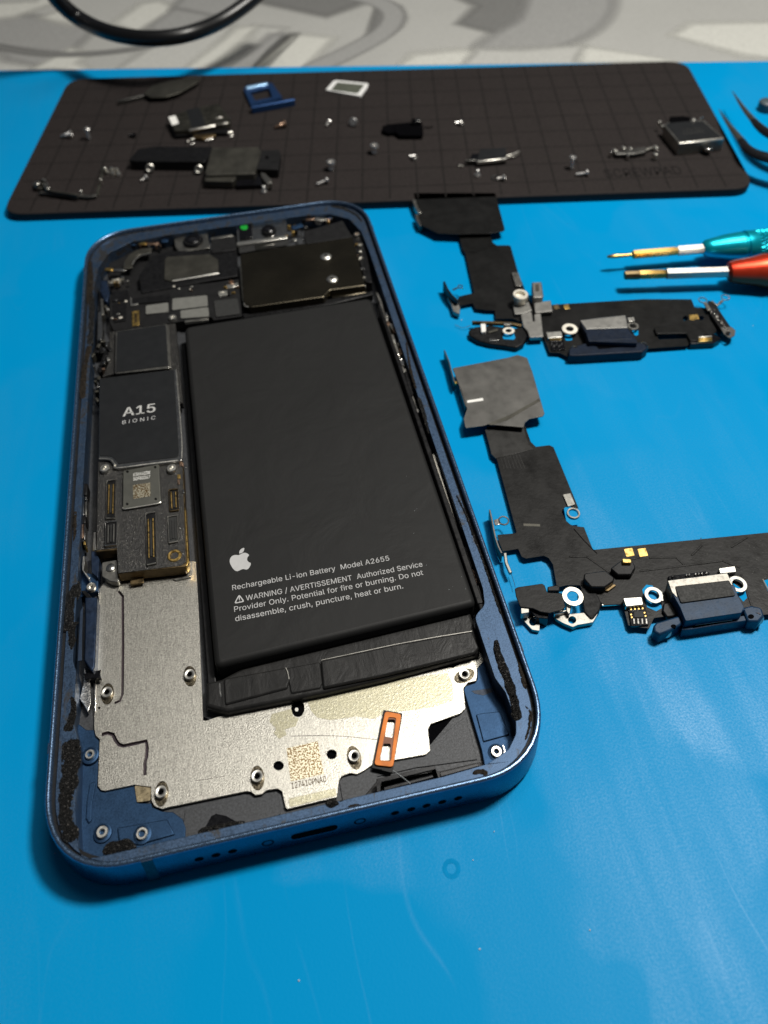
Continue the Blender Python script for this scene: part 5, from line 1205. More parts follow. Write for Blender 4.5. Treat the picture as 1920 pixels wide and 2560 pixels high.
for i_ in range(46):
    x_, y_ = rt.uniform(1290, 1650), rt.uniform(975, 1330)
    if 1060 < y_ < 1360 and x_ < 1570:
        continue
    P('via_dot', 'web', strip_, el('F', x_, y_, rt.uniform(2, 4), 2.5, FZ, 6), FZ, FZ + .02, smooth=False)
for i_ in range(7):
    P('trace_ridge', 'web', strip_, stroke(T('F', FZ, (330 + i_ * 17, 470 + i_ * 4), (362 + i_ * 16, 560 + i_ * 2), (385 + i_ * 17, 640)), .16), FZ - .03, FZ + .05, bevel=.03)
P('fold_crease', 'hole', strip_, stroke(T('F', FZ, (722, 930), (770, 985), (835, 1050)), .18), FZ, FZ + .01)
for x in (990, 1055):
    P('gold_pad', 'gold', strip_, rp(T('F', FZ, (x - 26, 1028), (x + 14, 1023), (x + 26, 1060), (x - 14, 1066)), .15), FZ, FZ + .06, bevel=.02)
# microphone puck and little wire tab
mz = 3.0
P('microphone_puck', 'black', fx, rp(T('Y', mz, (1200, 520), (1440, 490), (1550, 570), (1540, 610), (1440, 680), (1280, 680), (1195, 580)), .6), 1.3, mz, bevel=.2)
P('puck_ring', 'brass', fx, rp(T('Y', 1.9, (1205, 655), (1300, 700), (1480, 720), (1570, 655), (1550, 640), (1400, 690), (1260, 650)), .1), 1.3, 1.75, bevel=.05)
P('lower_puck', 'gloss_black', fx, rp(T('Y', 1.2, (1295, 720), (1530, 735), (1560, 800), (1600, 870), (1405, 880), (1300, 780)), .4), .05, 1.1, bevel=.2)
P('bright_edge', 'silver', fx, stroke(T('Y', 1.2, (1405, 884), (1620, 872)), .3), .9, 1.2, bevel=.05)
P('wire_tab', 'black', fx, rp(T('Z', 2.6, (-60, 260), (60, 170), (190, 190), (215, 250), (170, 330), (20, 330)), .3), 1.3, 2.5, bevel=.2)
P('tab_tip', 'gold', fx, T('Z', 3.3, (70, 155), (165, 158), (170, 200), (75, 200)), 2.4, 3.2, bevel=.1)
# port block
pz = 4.2
port = P('port_housing', 'blue_plastic', fx, rp(T('Z', pz, (610, 530), (660, 560), (1290, 440), (1330, 560), (1400, 690), (1370, 750), (760, 840), (700, 690)), .3), .9, pz, bevel=.18, seg=3)
P('port_can', 'nickel', port, rp(T('Z', pz + .15, (562, 395), (1215, 312), (1280, 445), (1260, 455), (1230, 400), (650, 465), (680, 600), (610, 525)), .2), 1.3, pz + .1, bevel=.1)
P('port_can', 'nickel', port, rp(T('Z', pz, (565, 398), (1215, 315), (1270, 440), (640, 540)), .2), 1.3, pz - .05, bevel=.1)
P('foam_pad', 'grey_pad', port, rp(T('Z', pz + .3, (645, 465), (1230, 400), (1305, 560), (710, 640)), .3), pz - .1, pz + .3, bevel=.06)
fz2 = 3.6
fr = P('port_front', 'blue_plastic', port, rp(T('Z', fz2, (700, 690), (1350, 612), (1395, 690), (1420, 720), (745, 845)), .25), .5, fz2, bevel=.15)
P('foam_pad', 'grey_pad', port, rp(T('Z', fz2 + .55, (735, 712), (1340, 635), (1375, 705), (790, 795)), .25), fz2 - .1, fz2 + .45, bevel=.06)
ear_l = P('mount_ear', 'blue_plastic', port, rp(T('Z', 2.9, (410, 885), (440, 850), (690, 775), (740, 850), (700, 880), (600, 935), (480, 985), (415, 950)), .5), .1, 2.8, bevel=.3, seg=3)
ear_r = P('mount_ear', 'blue_plastic', port, rp(T('Z', 2.9, (1380, 690), (1480, 665), (1590, 690), (1620, 780), (1560, 840), (1440, 840)), .5), .1, 2.8, bevel=.3, seg=3)
lip = P('port_lip', 'blue_plastic', port, rp(T('Z', 2.4, (790, 850), (1300, 770), (1450, 780), (1450, 830), (820, 930), (700, 940)), .2), .1, 2.3, bevel=.2)
# opening and screw eyes on the front face
def face_ring(c, x, y, z, R, par, mt='silver', core=True):
    q_ = T1(c, z, x, y)
    n_ = Vector((CAMC[0] - q_.x, CAMC[1] - q_.y, (CAMC[2] - z) * .35)).normalized()
    Mesh().lathe(q_ - n_ * .4, n_, [(R, 0), (R, .75), (R * .62, .78), (R * .6, .55)], 20).build('screw_eye', mt, par)
    if core:
        Mesh().lathe(q_ - n_ * .4, n_, [(R * .6, 0), (R * .6, .56)], 16).build('eye_hole', 'hole', par)
face_ring('Z', 535, 945, 1.6, 1.05, ear_l)
face_ring('Z', 1540, 805, 1.9, 1.0, ear_r)
P('port_opening', 'hole', lip, rp(T('Z', 2.45, (820, 880), (1290, 805), (1300, 830), (840, 915)), .2), 1.0, 2.33, bevel=0)
P('port_tongue', 'steel_dull', lip, T('Z', 2.7, (865, 852), (1275, 800), (1275, 822), (870, 880)), 2.0, 2.5, bevel=.06)
P('ear_hole', 'hole', ear_l, el('Z', 625, 905, 30, 20, 2.6), 1.8, 2.81, smooth=False)
P('ear_hole', 'hole', ear_r, el('Z', 1470, 800, 34, 26, 2.6), 1.8, 2.81, smooth=False)
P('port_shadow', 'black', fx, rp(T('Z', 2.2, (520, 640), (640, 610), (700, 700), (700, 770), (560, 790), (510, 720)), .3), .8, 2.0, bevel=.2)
for i_, x in enumerate((620, 770, 800, 870, 905, 940, 990)):
    P('solder_joint', 'steel' if i_ else 'black', fx, el('Z', x, 350 - (x - 620) * .1, 12, 14, 2.2, 10), 1.3, 2.2, bevel=.08)
P('solder_dam', 'gloss_black', fx, rp(T('Z', 1.9, (565, 345), (990, 290), (1030, 310), (1010, 340), (580, 400)), .3), 1.3, 1.8, bevel=.15)
for (x, y, R) in ((412, 555, 1.6), (1330, 435, 1.6)):
    q_ = T1('Z', 2.2, x, y)
    P('strip_cutout', 'mat', fx, T('Z', FZ, *(((285, 500), (330, 445), (400, 455), (480, 600), (500, 700), (440, 735), (340, 690)) if x < 600 else ((1270, 420), (1340, 470), (1410, 510), (1430, 590), (1390, 630), (1330, 560)))), FZ + .005, FZ + .03, smooth=False)
    tabring('Z', x, y, 2.3, R * .95, .88, 'ground_ring', fx, 'ring')
P('ground_arm', 'ring', fx, T('Z', 2.2, (330, 560), (400, 640), (520, 620), (500, 500), (480, 590), (400, 610)), 1.9, 2.2, bevel=.04)
P('ground_arm', 'silver', fx, rp(T('Z', 2.3, (1122, 262), (1300, 235), (1315, 300), (1140, 318)), .15), 1.3, 2.2, bevel=.08)
# chip corner
P('small_can', 'silver', fx, rp(T('Z', 2.5, (76, 585), (280, 570), (302, 660), (110, 680)), .15), 1.2, 2.4, bevel=.12)
ck = P('chip', 'gloss_black', fx, rp(T('Z', 1.75, (135, 690), (320, 672), (360, 880), (165, 895)), .2), 1.2, 1.7, bevel=.06)
P('chip_die', 'graphite', ck, T('Z', 1.85, (195, 735), (300, 725), (305, 795), (200, 800)), 1.6, 1.82, bevel=.03)
for i_ in range(4):
    P('chip_pin', 'gold', ck, el('Z', 165 + i_ * 42, 712 - i_ * 3, 9, 9, 1.75, 8), 1.6, 1.76)
    P('chip_pin', 'steel', ck, stroke(T('Z', 1.75, (195 + i_ * 45, 815), (200 + i_ * 45, 870)), .22), 1.6, 1.77)
    P('chip_pin', 'gold', ck, el('Z', (165, 172, 312, 322)[i_], (770, 800, 750, 785)[i_], 9, 9, 1.75, 8), 1.6, 1.76)
P('cut_notch', 'mat', strip_, T('Z', FZ, (1600, 400), (1700, 380), (1720, 640), (1680, 560)), FZ + .004, FZ + .02, smooth=False)
P('notch_edge', 'spudger', strip_, stroke(T('Z', FZ, (1600, 385), (1670, 520), (1720, 640)), .2), FZ, FZ + .1)
# left bracket with legs
pad_b = P('antenna_pad', 'fpc', fx, rp(T('Y', 3.3, (400, 690), (440, 672), (715, 632), (745, 650), (775, 735), (860, 740), (945, 740), (985, 900), (960, 935), (800, 975), (700, 960), (610, 920), (465, 905), (415, 780)), .3), 2.9, 3.15, bevel=.1)
P('pad_block', 'black', pad_b, rp(T('Y', 2.9, (775, 690), (890, 670), (920, 700), (910, 740), (780, 740)), .2), 1.0, 3.3, bevel=.15)
P('pad_core', 'gloss_black', pad_b, T('Y', 2.0, (560, 930), (800, 960), (780, 1060), (640, 1050)), .1, 2.4, bevel=.1)
leg = P('bracket_leg', 'steel_dull', pad_b, rp(T('Y', 2.6, (468, 918), (562, 908), (565, 985), (472, 1000)), .1), 1.4, 2.9, bevel=.08)
P('bracket_foot', 'steel_dull', leg, [rp(T('Y', 1.0, (470, 1000), (560, 985), (640, 1020), (690, 1065), (685, 1180), (600, 1165), (480, 1035)), .2), el('Y', 612, 1078, 46, 44, 1.0)], .3, .9, bevel=.06)
b2 = P('bracket_foot', 'nickel', pad_b, [rp(T('Y', 1.3, (850, 975), (1000, 930), (1010, 990), (1240, 970), (1370, 960), (1300, 1080), (1130, 1110), (1070, 1135), (960, 1090), (855, 1030)), .3), el('Y', 1062, 1055, 48, 44, 1.3)], .3, 1.2, bevel=.1)
P('bracket_bar', 'silver', b2, T('Y', 2.2, (848, 968), (1020, 930), (1025, 948), (855, 990)), .8, 2.1, bevel=.12)
tabring('Y', 1070, 785, 3.0, 1.75, .98, 'ground_ring', b2, 'satin')
P('ring_neck', 'nickel', b2, T('Y', 2.4, (985, 810), (1010, 840), (1060, 870), (1030, 990), (1000, 960), (990, 880)), .8, 2.3, bevel=.1)
P('bracket_web', 'black_matte', fx, rp(T('Y', 1.6, (1150, 690), (1300, 660), (1400, 850), (1380, 940), (1290, 1060), (1200, 960), (1180, 830)), .6), .2, 1.5, bevel=.2)
# thin spring clips
clip = P('spring_clip', 'stiff', fx, stroke(T('O', 3.2, (798, 510), (830, 640), (850, 760), (880, 900), (920, 1020), (965, 1110)), .28), .4, 3.0, bevel=.05)
tabring('O', 990, 668, 3.2, 1.0, .74, 'clip_ring', clip, 'steel')
P('clip_arm', 'steel', clip, T('O', 3.2, (855, 660), (930, 640), (945, 690), (960, 715), (870, 735)), 3.0, 3.2, bevel=.04)
P('clip_tail', 'steel_dull', clip, stroke(T('O', 2.4, (1010, 1110), (1030, 1250), (1090, 1385)), .55), 1.6, 2.3, bevel=.1)
P('clip_wire', 'black', clip, stroke(T('O', 1.2, (1090, 1385), (1140, 1540), (1150, 1590)), .06), 1.1, 1.2)
s2 = P('edge_clip', 'steel_dull', fx, rp(T('XX', 1.7, (1460, 1730), (1550, 1715), (1605, 1845), (1520, 1870)), .15), 1.3, 1.65, bevel=.06)
tabring('XX', 1585, 1945, 1.7, 1.2, .88, 'clip_ring', s2, 'steel_dull')
P('strip_cutout', 'mat', fx, rp(T('XX', FZ, (1470, 1880), (1560, 1880), (1659, 1960), (1659, 2080), (1560, 2090), (1500, 2040)), .6), FZ + .005, FZ + .03, smooth=False)

# --- older flex, upper right
fo = thing('charging_flex', 'older flex cable with dull black film, dark port and upright metal screw post', 'flex cable', (*T('E', 0, (700, 600))[0], 0))
OZ = 1.2
o1 = T('AA', OZ, (360, 565), (388, 690), (400, 755), (432, 795), (545, 1308), (350, 1352), (330, 1400), (360, 1475), (530, 1440), (562, 1512), (700, 1532), (815, 1535), (825, 1645), (1040, 1640), (1170, 1690), (1200, 1800), (1250, 1860))
o1 += T('BB', OZ, (62, 455), (108, 578), (190, 582), (250, 612), (300, 600), (880, 548), (1210, 525), (1235, 470), (1350, 480), (1440, 410), (1400, 240), (1372, 222), (1265, 217), (1240, 153), (860, 152), (270, 188), (130, 197), (40, 260))
o1 += T('AA', OZ, (1320, 1490), (1222, 1320), (1180, 1200), (1128, 1080), (1020, 705), (1000, 690), (840, 690), (790, 655), (770, 600), (755, 560))
slot1 = rp(T('BB', OZ, (965, 432), (1195, 432), (1205, 465), (975, 475)), .4)
hole_a = el('BB', 1192, 305, 22, 20, OZ, 10)
hole_b = el('BB', 1318, 303, 22, 18, OZ, 10)
so = P('flex_strip', 'fpc_dark', fo, [o1, slot1, hole_a, hole_b], OZ - .16, OZ)
po = P('stiffener_plate', 'fpc_dark', fo, rp(T('E', 2.6, (60, 40), (430, 40), (473, 205), (465, 212), (405, 222), (275, 226), (170, 222), (95, 185)), .4), 2.35, 2.6, bevel=.06)
P('plate_web', 'fpc_dark', fo, T('AA', 1.9, (330, 500), (760, 500), (770, 600), (800, 660), (560, 760), (400, 730), (365, 600)), 1.1, 1.3)
P('side_flange', 'steel_dull', po, stroke(T('E', 2.9, (62, 68), (75, 105), (90, 128)), .9), .4, 2.8, bevel=.1)
P('side_flange', 'stiff', po, stroke(T('E', 2.6, (75, 135), (80, 160), (95, 185)), .9), .4, 2.5, bevel=.1)
# upright tab at left
tl = P('spring_clip', 'fpc_dark', fo, stroke(T('AA', 3.6, (155, 1150), (200, 1250), (260, 1330), (330, 1395)), .5), .4, 3.4, bevel=.08)
P('clip_foot', 'strap', tl, rp(T('AA', 1.9, (190, 1350), (330, 1400), (365, 1500), (355, 1575), (275, 1540), (245, 1440)), .2), .6, 1.8, bevel=.1)
tabring('AA', 365, 1222, 3.0, .65, .42, 'clip_ring', tl, 'steel')
P('clip_arm', 'steel', tl, stroke(T('AA', 3.0, (270, 1265), (330, 1238)), .35), 2.8, 3.0)
# post
q = T1('AA', 4.6, 1148, 1322)
pst = Mesh().lathe((q.x, q.y, .9), (0, 0, 1), [(1.35, 0), (1.35, 2.4), (1.75, 2.5), (1.78, 3.6), (1.66, 3.72), (1.12, 3.72), (1.05, 3.6), (1.05, 2.9), (.01, 2.9)], 28).build('screw_post', 'satin', fo)
P('clip_band', 'steel_dull', fo, rp(T('AA', 2.0, (1030, 1035), (1120, 1035), (1175, 1190), (1150, 1215), (1080, 1210)), .25), 1.2, 1.9, bevel=.1)
P('post_base', 'strap', fo, rp(T('AA', 2.2, (1045, 1440), (1160, 1460), (1250, 1410), (1300, 1530), (1180, 1570), (1070, 1580)), .3), 1.2, 2.1, bevel=.12)
P('ground_strap', 'strap', fo, rp(T('AA', 2.3, (1150, 1580), (1290, 1545), (1310, 1670), (1330, 1675), (1325, 1580), (1410, 1565), (1445, 1870), (1265, 1880), (1240, 1800), (1185, 1740)), .3), 1.2, 2.2, bevel=.12)
P('ground_strap', 'strap', fo, rp(T('AA', 2.6, (1322, 1430), (1540, 1400), (1565, 1540), (1335, 1560)), .25), 1.6, 2.5, bevel=.12)
bx = P('grey_block', 'strap', fo, rp(T('AA', 4.0, (1295, 1165), (1420, 1160), (1445, 1340), (1430, 1360), (1310, 1365)), .3), 1.2, 3.9, bevel=.2)
P('block_slot', 'spudger', bx, rp(T('AA', 4.0, (1335, 1190), (1385, 1188), (1392, 1280), (1340, 1285)), .2), 3.5, 3.92)
for x, mt in ((162, 'brass'), (242, 'gold')):
    P('gold_pad', mt, so, rp(T('BB', OZ, (x - 25, 202), (x + 15, 192), (x + 28, 228), (x - 14, 236)), .15), OZ, OZ + .06, bevel=.02)
P('copper_pad', 'gold', so, rp(T('BB', OZ, (1218, 280), (1290, 275), (1300, 312), (1228, 320)), .12), OZ, OZ + .08, bevel=.02)
op_ = P('port_housing', 'navy_old', fo, rp(T('BB', 3.9, (345, 310), (395, 390), (725, 375), (800, 470), (810, 500), (500, 490), (430, 480)), .3), .9, 3.8, bevel=.15)
P('port_can', 'strap', op_, rp(T('BB', 3.95, (350, 320), (520, 298), (715, 278), (735, 378), (400, 390)), .2), 1.3, 3.9, bevel=.12)
P('port_can', 'navy_old', op_, rp(T('BB', 3.9, (395, 395), (730, 378), (770, 470), (420, 490)), .2), 1.3, 3.86, bevel=.12)
lo = P('port_front', 'navy_old', op_, rp(T('BB', 2.6, (265, 540), (390, 500), (500, 495), (720, 480), (860, 500), (895, 535), (850, 570), (340, 600), (260, 600)), .4), .1, 2.5, bevel=.25)
P('port_opening', 'hole', lo, rp(T('BB', 2.6, (475, 520), (700, 505), (715, 530), (500, 550)), .3), 1.0, 2.53)
face_ring('BB', 305, 562, 1.6, 1.05, lo, 'steel_dull')
face_ring('BB', 855, 532, 1.6, 1.05, lo, 'steel_dull')
tabring('BB', 270, 388, 2.6, 1.75, .85, 'ground_ring', fo, 'satin')
tabring('BB', 775, 365, 2.3, 1.25, .75, 'ground_ring', fo, 'steel_dull')
P('ground_arm', 'silver', fo, rp(T('BB', 2.4, (730, 298), (780, 292), (790, 322), (740, 330)), .1), 1.3, 2.3, bevel=.06)
P('strip_cutout', 'mat', so, rp(T('BB', OZ, (220, 440), (285, 440), (290, 480), (240, 485)), .4), OZ + .004, OZ + .02, smooth=False)
P('strip_cutout', 'mat', so, rp(T('BB', OZ, (765, 405), (815, 400), (815, 440), (790, 445)), .3), OZ + .004, OZ + .02, smooth=False)
P('small_can', 'silver', fo, rp(T('BB', 2.2, (80, 412), (205, 405), (212, 452), (95, 460)), .15), 1.2, 2.1, bevel=.1)
ck = P('chip', 'gloss_black', fo, rp(T('BB', 1.6, (108, 465), (215, 455), (235, 550), (125, 560)), .15), 1.2, 1.55, bevel=.06)
for i_ in range(5):
    P('chip_pin', 'gold', ck, stroke(T('BB', 1.6, (120 + i_ * 19, 478), (124 + i_ * 19, 464)), .3), 1.5, 1.58)
    P('chip_pin', 'steel', ck, stroke(T('BB', 1.6, (122 + i_ * 20, 520 + (i_ % 2) * 16), (128 + i_ * 20, 500 + (i_ % 2) * 16)), .25), 1.5, 1.58)
# flap over slot, contact block and end bracket
P('flap', 'fpc_dark', fo, rp(T('BB', 2.2, (940, 372), (1100, 350), (1270, 355), (1370, 420), (1290, 480), (1230, 480), (1200, 420), (960, 425)), .4), 1.3, 2.0, bevel=.2)
cb = P('contact_block', 'gloss_black', fo, rp(T('BB', 1.7, (1215, 465), (1300, 440), (1420, 430), (1480, 465), (1420, 500), (1230, 510)), .3), .2, 1.7, bevel=.15)
for i_ in range(3):
    P('contact_finger', 'gold' if i_ else 'silver', cb, stroke(T('BB', 2.1, (1295, 452 + i_ * 16), (1405, 445 + i_ * 16)), .32), 1.6, 2.05, bevel=.08)
eb = P('end_bracket', 'black', fo, rp(T('BB', 2.4, (1370, 155), (1420, 175), (1560, 380), (1545, 440), (1480, 400), (1400, 280)), .3), .8, 2.3, bevel=.1)
P('bracket_ring', 'stiff', eb, [rp(T('BB', 2.4, (1470, 375), (1560, 372), (1592, 400), (1585, 440), (1545, 462), (1500, 430)), .3), el('BB', 1532, 425, 20, 17, 2.4)], 2.1, 2.35, bevel=.06)
tabring('BB', 1330, 158, 2.6, 1.0, .80, 'clip_ring', eb, 'steel_dull')
tabring('BB', 1512, 137, 2.6, 1.0, .80, 'clip_ring', eb, 'steel_dull')
P('clip_arm', 'steel_dull', eb, stroke(T('BB', 2.5, (1350, 180), (1385, 240)), .9), 2.2, 2.5, bevel=.06)
P('clip_arm', 'steel_dull', eb, stroke(T('BB', 2.5, (1400, 165), (1445, 200), (1490, 160)), .6), 2.2, 2.5, bevel=.06)
for i_ in range(14):
    c_ = T1('BB', 2.4, 1395 + i_ * 9 + random.uniform(-14, 22), 225 + i_ * 13)
    P('bracket_part', random.choice(['silver', 'steel', 'stiff']), eb, rect(c_.x, c_.y, random.uniform(.3, .7), random.uniform(.25, .6), random.uniform(0, 1)), 2.2, 2.42, bevel=.05)
# lower-left metal piece under it
mb_ = P('bracket_body', 'black', fo, rp(T('AA', 1.6, (470, 1790), (560, 1740), (760, 1720), (1060, 1760), (1180, 1740), (1240, 1850), (1190, 1960), (1100, 2010), (960, 1985), (760, 1960), (600, 1920), (480, 1850)), .8), .1, 1.5, bevel=.3)
P('bracket_bar', 'brass', mb_, stroke(T('AA', 2.2, (520, 1675), (800, 1680), (1020, 1690), (1165, 1720)), .7), 1.2, 2.1, bevel=.1)
P('bracket_tab', 'white', mb_, rp(T('AA', 2.4, (628, 1700), (695, 1700), (700, 1800), (640, 1812)), .2), 1.2, 2.3, bevel=.15)
P('bracket_window', 'mat', mb_, rp(T('AA', 1.5, (920, 1830), (1060, 1830), (1080, 1890), (1060, 1915), (920, 1905)), .4), 1.4, 1.52, smooth=False)
tabring('AA', 992, 1795, 2.4, 1.35, .72, 'ground_ring', mb_, 'satin', .85)
P('bracket_part', 'steel', mb_, rp(T('AA', 1.9, (740, 1890), (860, 1900), (870, 1920), (740, 1925)), .1), 1.4, 1.8, bevel=.08)
P('bracket_part', 'steel_dull', mb_, rp(T('AA', 2.2, (925, 1690), (1025, 1695), (1025, 1720), (930, 1725)), .1), 1.4, 2.2, bevel=.08)
P('bracket_part', 'spudger', mb_, rp(T('AA', 2.0, (720, 1800), (850, 1760), (860, 1785), (740, 1820)), .1), 1.4, 1.9, bevel=.08)
hair('hair_strand', [T1('AA', .5, 300, 1720), T1('AA', .6, 400, 1760), T1('AA', 1.0, 500, 1730)], .05, 'thin dark wire hair beside the older flex, near the silver bead', 'fibre')

# ------------------------------------------------------------------ screwdrivers
def driver(label, tip, direction, zt, mt, segs, hprof, knurl):
    a = T1('CC', zt, *tip)
    b = T1('CC', zt, *direction)
    d = (b - a).normalized()
    t_ = thing('screwdriver', label, 'screwdriver', (a.x, a.y, 0), 'precision screwdrivers')
    for nm, m_, prof, sg in segs:
        Mesh().lathe(a, d, prof, sg, math.pi / sg, ref=(-.06, -.24, 1)).build(nm, m_, t_, ang=25 if sg < 8 else 40)
    h = Mesh().lathe(a, d, hprof, 40).build('handle', mt, t_)
    k0, k1, R = knurl
    m = Mesh()
    na, nt_ = 26, int((k1 - k0) / .95)
    ax = d.orthogonal().normalized()
    ay = d.cross(ax)
    for i in range(nt_):
        for j in range(na):
            u = 2 * math.pi * (j + .5 * (i % 2)) / na
            rd = ax * math.cos(u) + ay * math.sin(u)
            tg = d.cross(rd)
            c = a + d * (k0 + (i + .5) * (k1 - k0) / nt_) + rd * R
            w, l_ = math.pi * R / na * .92, (k1 - k0) / nt_ * .92
            b0 = len(m.v)
            m.v += [tuple(c - tg * w), tuple(c - d * l_), tuple(c + tg * w), tuple(c + d * l_), tuple(c + rd * .32)]
            m.f += [(b0, b0 + 1, b0 + 4), (b0 + 1, b0 + 2, b0 + 4), (b0 + 2, b0 + 3, b0 + 4), (b0 + 3, b0, b0 + 4)]
    m.build('knurled_grip', mt, t_, smooth=False)
    return a, b
tz = 4.3
L1 = (T1('CC', tz, 140, 385) - T1('CC', tz, 380, 362)).length
def along(z, tip, pts):
    a = T1('CC', z, *tip)
    return [(T1('CC', z, *p) - a).length for p in pts]
s_ = along(tz, (140, 385), [(290, 366), (380, 360), (800, 325), (1065, 305), (1100, 300), (1400, 255), (1500, 240), (1520, 238), (1640, 222)])
driver('teal screwdriver with slim gold bit lying on the mat above the red one', (140, 385), (1065, 308), tz, 'teal',
       [('bit', 'gilt', [(.05, 0), (.35, .3), (.55, s_[0] * .5), (.42, s_[0]), (.42, s_[1] - .3), (.75, s_[1])], 12), ('bit', 'gilt', [(1.0, s_[1]), (1.12, s_[1] + .3), (1.12, s_[2] - .6), (1.0, s_[2] - .5), (1.0, s_[2])], 6), ('shank', 'shank', [(1.15, s_[2]), (1.25, s_[2] + .3), (1.25, s_[4] + 1)], 6)],
       [(1.4, s_[3] - .6), (2.1, s_[3] + .1), (2.35, s_[3] + 1.2), (3.1, s_[3] + 5.2), (3.45, s_[5] - .3), (3.2, s_[5]), (3.2, s_[5] + .5), (3.65, s_[5] + .7), (3.65, s_[6]), (3.4, s_[7]), (3.45, s_[8]), (3.45, s_[8] + .4), (3.9, s_[8] + .8), (4.1, s_[8] + 20), (4.1, s_[8] + 60), (3.6, s_[8] + 62)], (s_[7], s_[8], 3.45))
tz = 4.6
s_ = along(tz, (305, 560), [(480, 555), (690, 545), (1285, 525), (1320, 523), (1640, 508)])
driver('red screwdriver with dark tri-wing bit lying on the mat below the teal one', (305, 560), (1285, 527), tz, 'red',
       [('bit', 'brass', [(.9, 0), (1.05, .1), (1.15, s_[0] * .7), (.85, s_[0])], 8), ('bit', 'gilt', [(1.0, s_[0] * .6), (1.15, s_[0]), (1.15, s_[1] - .4), (1.0, s_[1])], 6), ('shank', 'shank', [(1.15, s_[1]), (1.35, s_[1] + .3), (1.35, s_[3] + 1)], 6)],
       [(1.5, s_[2] - .3), (2.4, s_[2] + .2), (2.75, s_[2] + 1.4), (3.5, s_[2] + 6), (4.0, s_[4] - 1), (4.1, s_[4]), (3.9, s_[4] + .3), (3.9, s_[4] + .8), (4.3, s_[4] + 1.0), (4.3, s_[4] + 3.5), (4.0, s_[4] + 4), (4.0, s_[4] + 12), (4.3, s_[4] + 12.5), (4.3, s_[4] + 60), (3.8, s_[4] + 62)], (s_[4] + 4, s_[4] + 12, 4.0))

# ------------------------------------------------------------------ tweezers
tw = thing('tweezers', 'black curved-tip tweezers with bare steel points reaching in beside the pad', 'tweezers', (*T('R', 0, (1600, 1200))[0], 0))
def arm(pts, rads, split, zs):
    pp = smooth_path([T1('R', z, *p) for p, z in zip(pts, zs)], 6)
    n_ = len(pp)
    rr = []
    for i in range(n_):
        u = i / 6
        k_ = min(int(u), len(rads) - 2)
        rr.append(rads[k_] + (rads[k_ + 1] - rads[k_]) * (u - k_))
    cut = int(split * 6)
    Mesh().tube(pp[:cut + 1], rr[:cut + 1], 10, .55).build('point', 'steel_dull', tw)
    Mesh().tube(pp[cut:], [r * .95 for r in rr[cut:]], 12, .75).build('arm', 'tweezer_grip', tw)
arm([(1148, 712), (1215, 825), (1290, 925), (1385, 1045), (1440, 1120), (1540, 1185), (1700, 1232), (1900, 1270), (2300, 1330), (2900, 1400)], [.05, .5, .9, 1.25, 1.5, 1.75, 2.0, 2.1, 2.2, 2.2], 3.0, [5, 5.6, 6.2, 6.8, 7.2, 7.6, 8, 8.2, 8.4, 8.4])
arm([(1286, 524), (1350, 625), (1430, 740), (1515, 840), (1560, 890), (1640, 955), (1760, 1010), (1900, 1060), (2300, 1180), (2900, 1330)], [.05, .48, .85, 1.15, 1.4, 1.65, 1.9, 2.0, 2.1, 2.1], 3.0, [7, 7.6, 8.2, 8.8, 9.2, 9.6, 10, 10, 9.6, 8.6])
q = T1('R', 3, 1655, 640)
o = Mesh().lathe((q.x, q.y, 0.02), (0, 0, 1), [(2.4, 0), (2.6, .6), (2.4, 3.0), (1.9, 3.4), (.01, 3.5)], 24).build('rubber_stopper', 'plug')
tag(o, 'small grey rubber stopper at the picture edge, behind the tweezers', 'stopper')

# ------------------------------------------------------------------ parts on the pad
Z0 = PADZ + .02
# flat dull metal leaf
lf = thing('metal_leaf', 'dull dark metal leaf-shaped opening tool with a narrow tail, at the pad rear', 'opening tool', (*T('G', Z0, (700, 380))[0], Z0))
P('blade', 'spudger', lf, rp(T('G', Z0 + 2.2, (620, 400), (660, 365), (740, 345), (840, 330), (870, 332), (850, 355), (780, 395), (720, 415), (650, 418)), .8), Z0 + 1.5, Z0 + 2.0, bevel=.1, zf=lambda x, y: 0)
P('tail', 'stiff', lf, stroke(T('G', Z0 + 1.4, (508, 436), (560, 425), (625, 408)), 1.1), Z0 + .1, Z0 + 1.5, bevel=.1)
P('blade_edge', 'stiff', lf, stroke(T('G', Z0 + 2.4, (790, 340), (830, 332), (862, 334)), .8), Z0 + 1.7, Z0 + 2.4, bevel=.1)
P('support_rib', 'spudger', lf, stroke(T('G', Z0 + .5, (650, 415), (740, 398), (800, 378)), .8), Z0, Z0 + 1.6)
# sim tray
st = thing('sim_tray', 'navy blue metal SIM tray with a pale lip, open frame, lying on the pad', 'sim tray', (*T('S', Z0, (1050, 450))[0], Z0))
ty = T('S', Z0 + 1.3, (868, 385), (890, 345), (1115, 308), (1165, 320), (1270, 470), (1000, 530), (940, 545))
P('carrier', 'tray_blue', st, [rp(ty, .4), rp(T('S', Z0 + 1.3, (935, 410), (1125, 365), (1165, 465), (985, 500)), .5)], Z0 + .3, Z0 + 1.2, bevel=.12)
P('pale_lip', 'tray_edge', st, rp(T('S', Z0 + 1.9, (890, 352), (1110, 308), (1118, 328), (895, 378)), .3), Z0 + .6, Z0 + 1.8, bevel=.2)
fp = P('face_plate', 'tray_blue', st, rp(T('S', Z0 + 2.4, (940, 545), (1385, 472), (1400, 490), (945, 575)), .3), Z0 - .0, Z0 + 2.3, bevel=.2)
q = T1('S', Z0 + 1.2, 1368, 515)
Mesh().lathe(Vector((q.x, q.y, Z0 + 1.3)) + Vector((-.1, -.55, 0)), (.25, -1, .3), [(.62, 0), (.62, .12), (.45, .14), (.4, .0)], 14).build('eject_hole', 'steel_dull', fp)
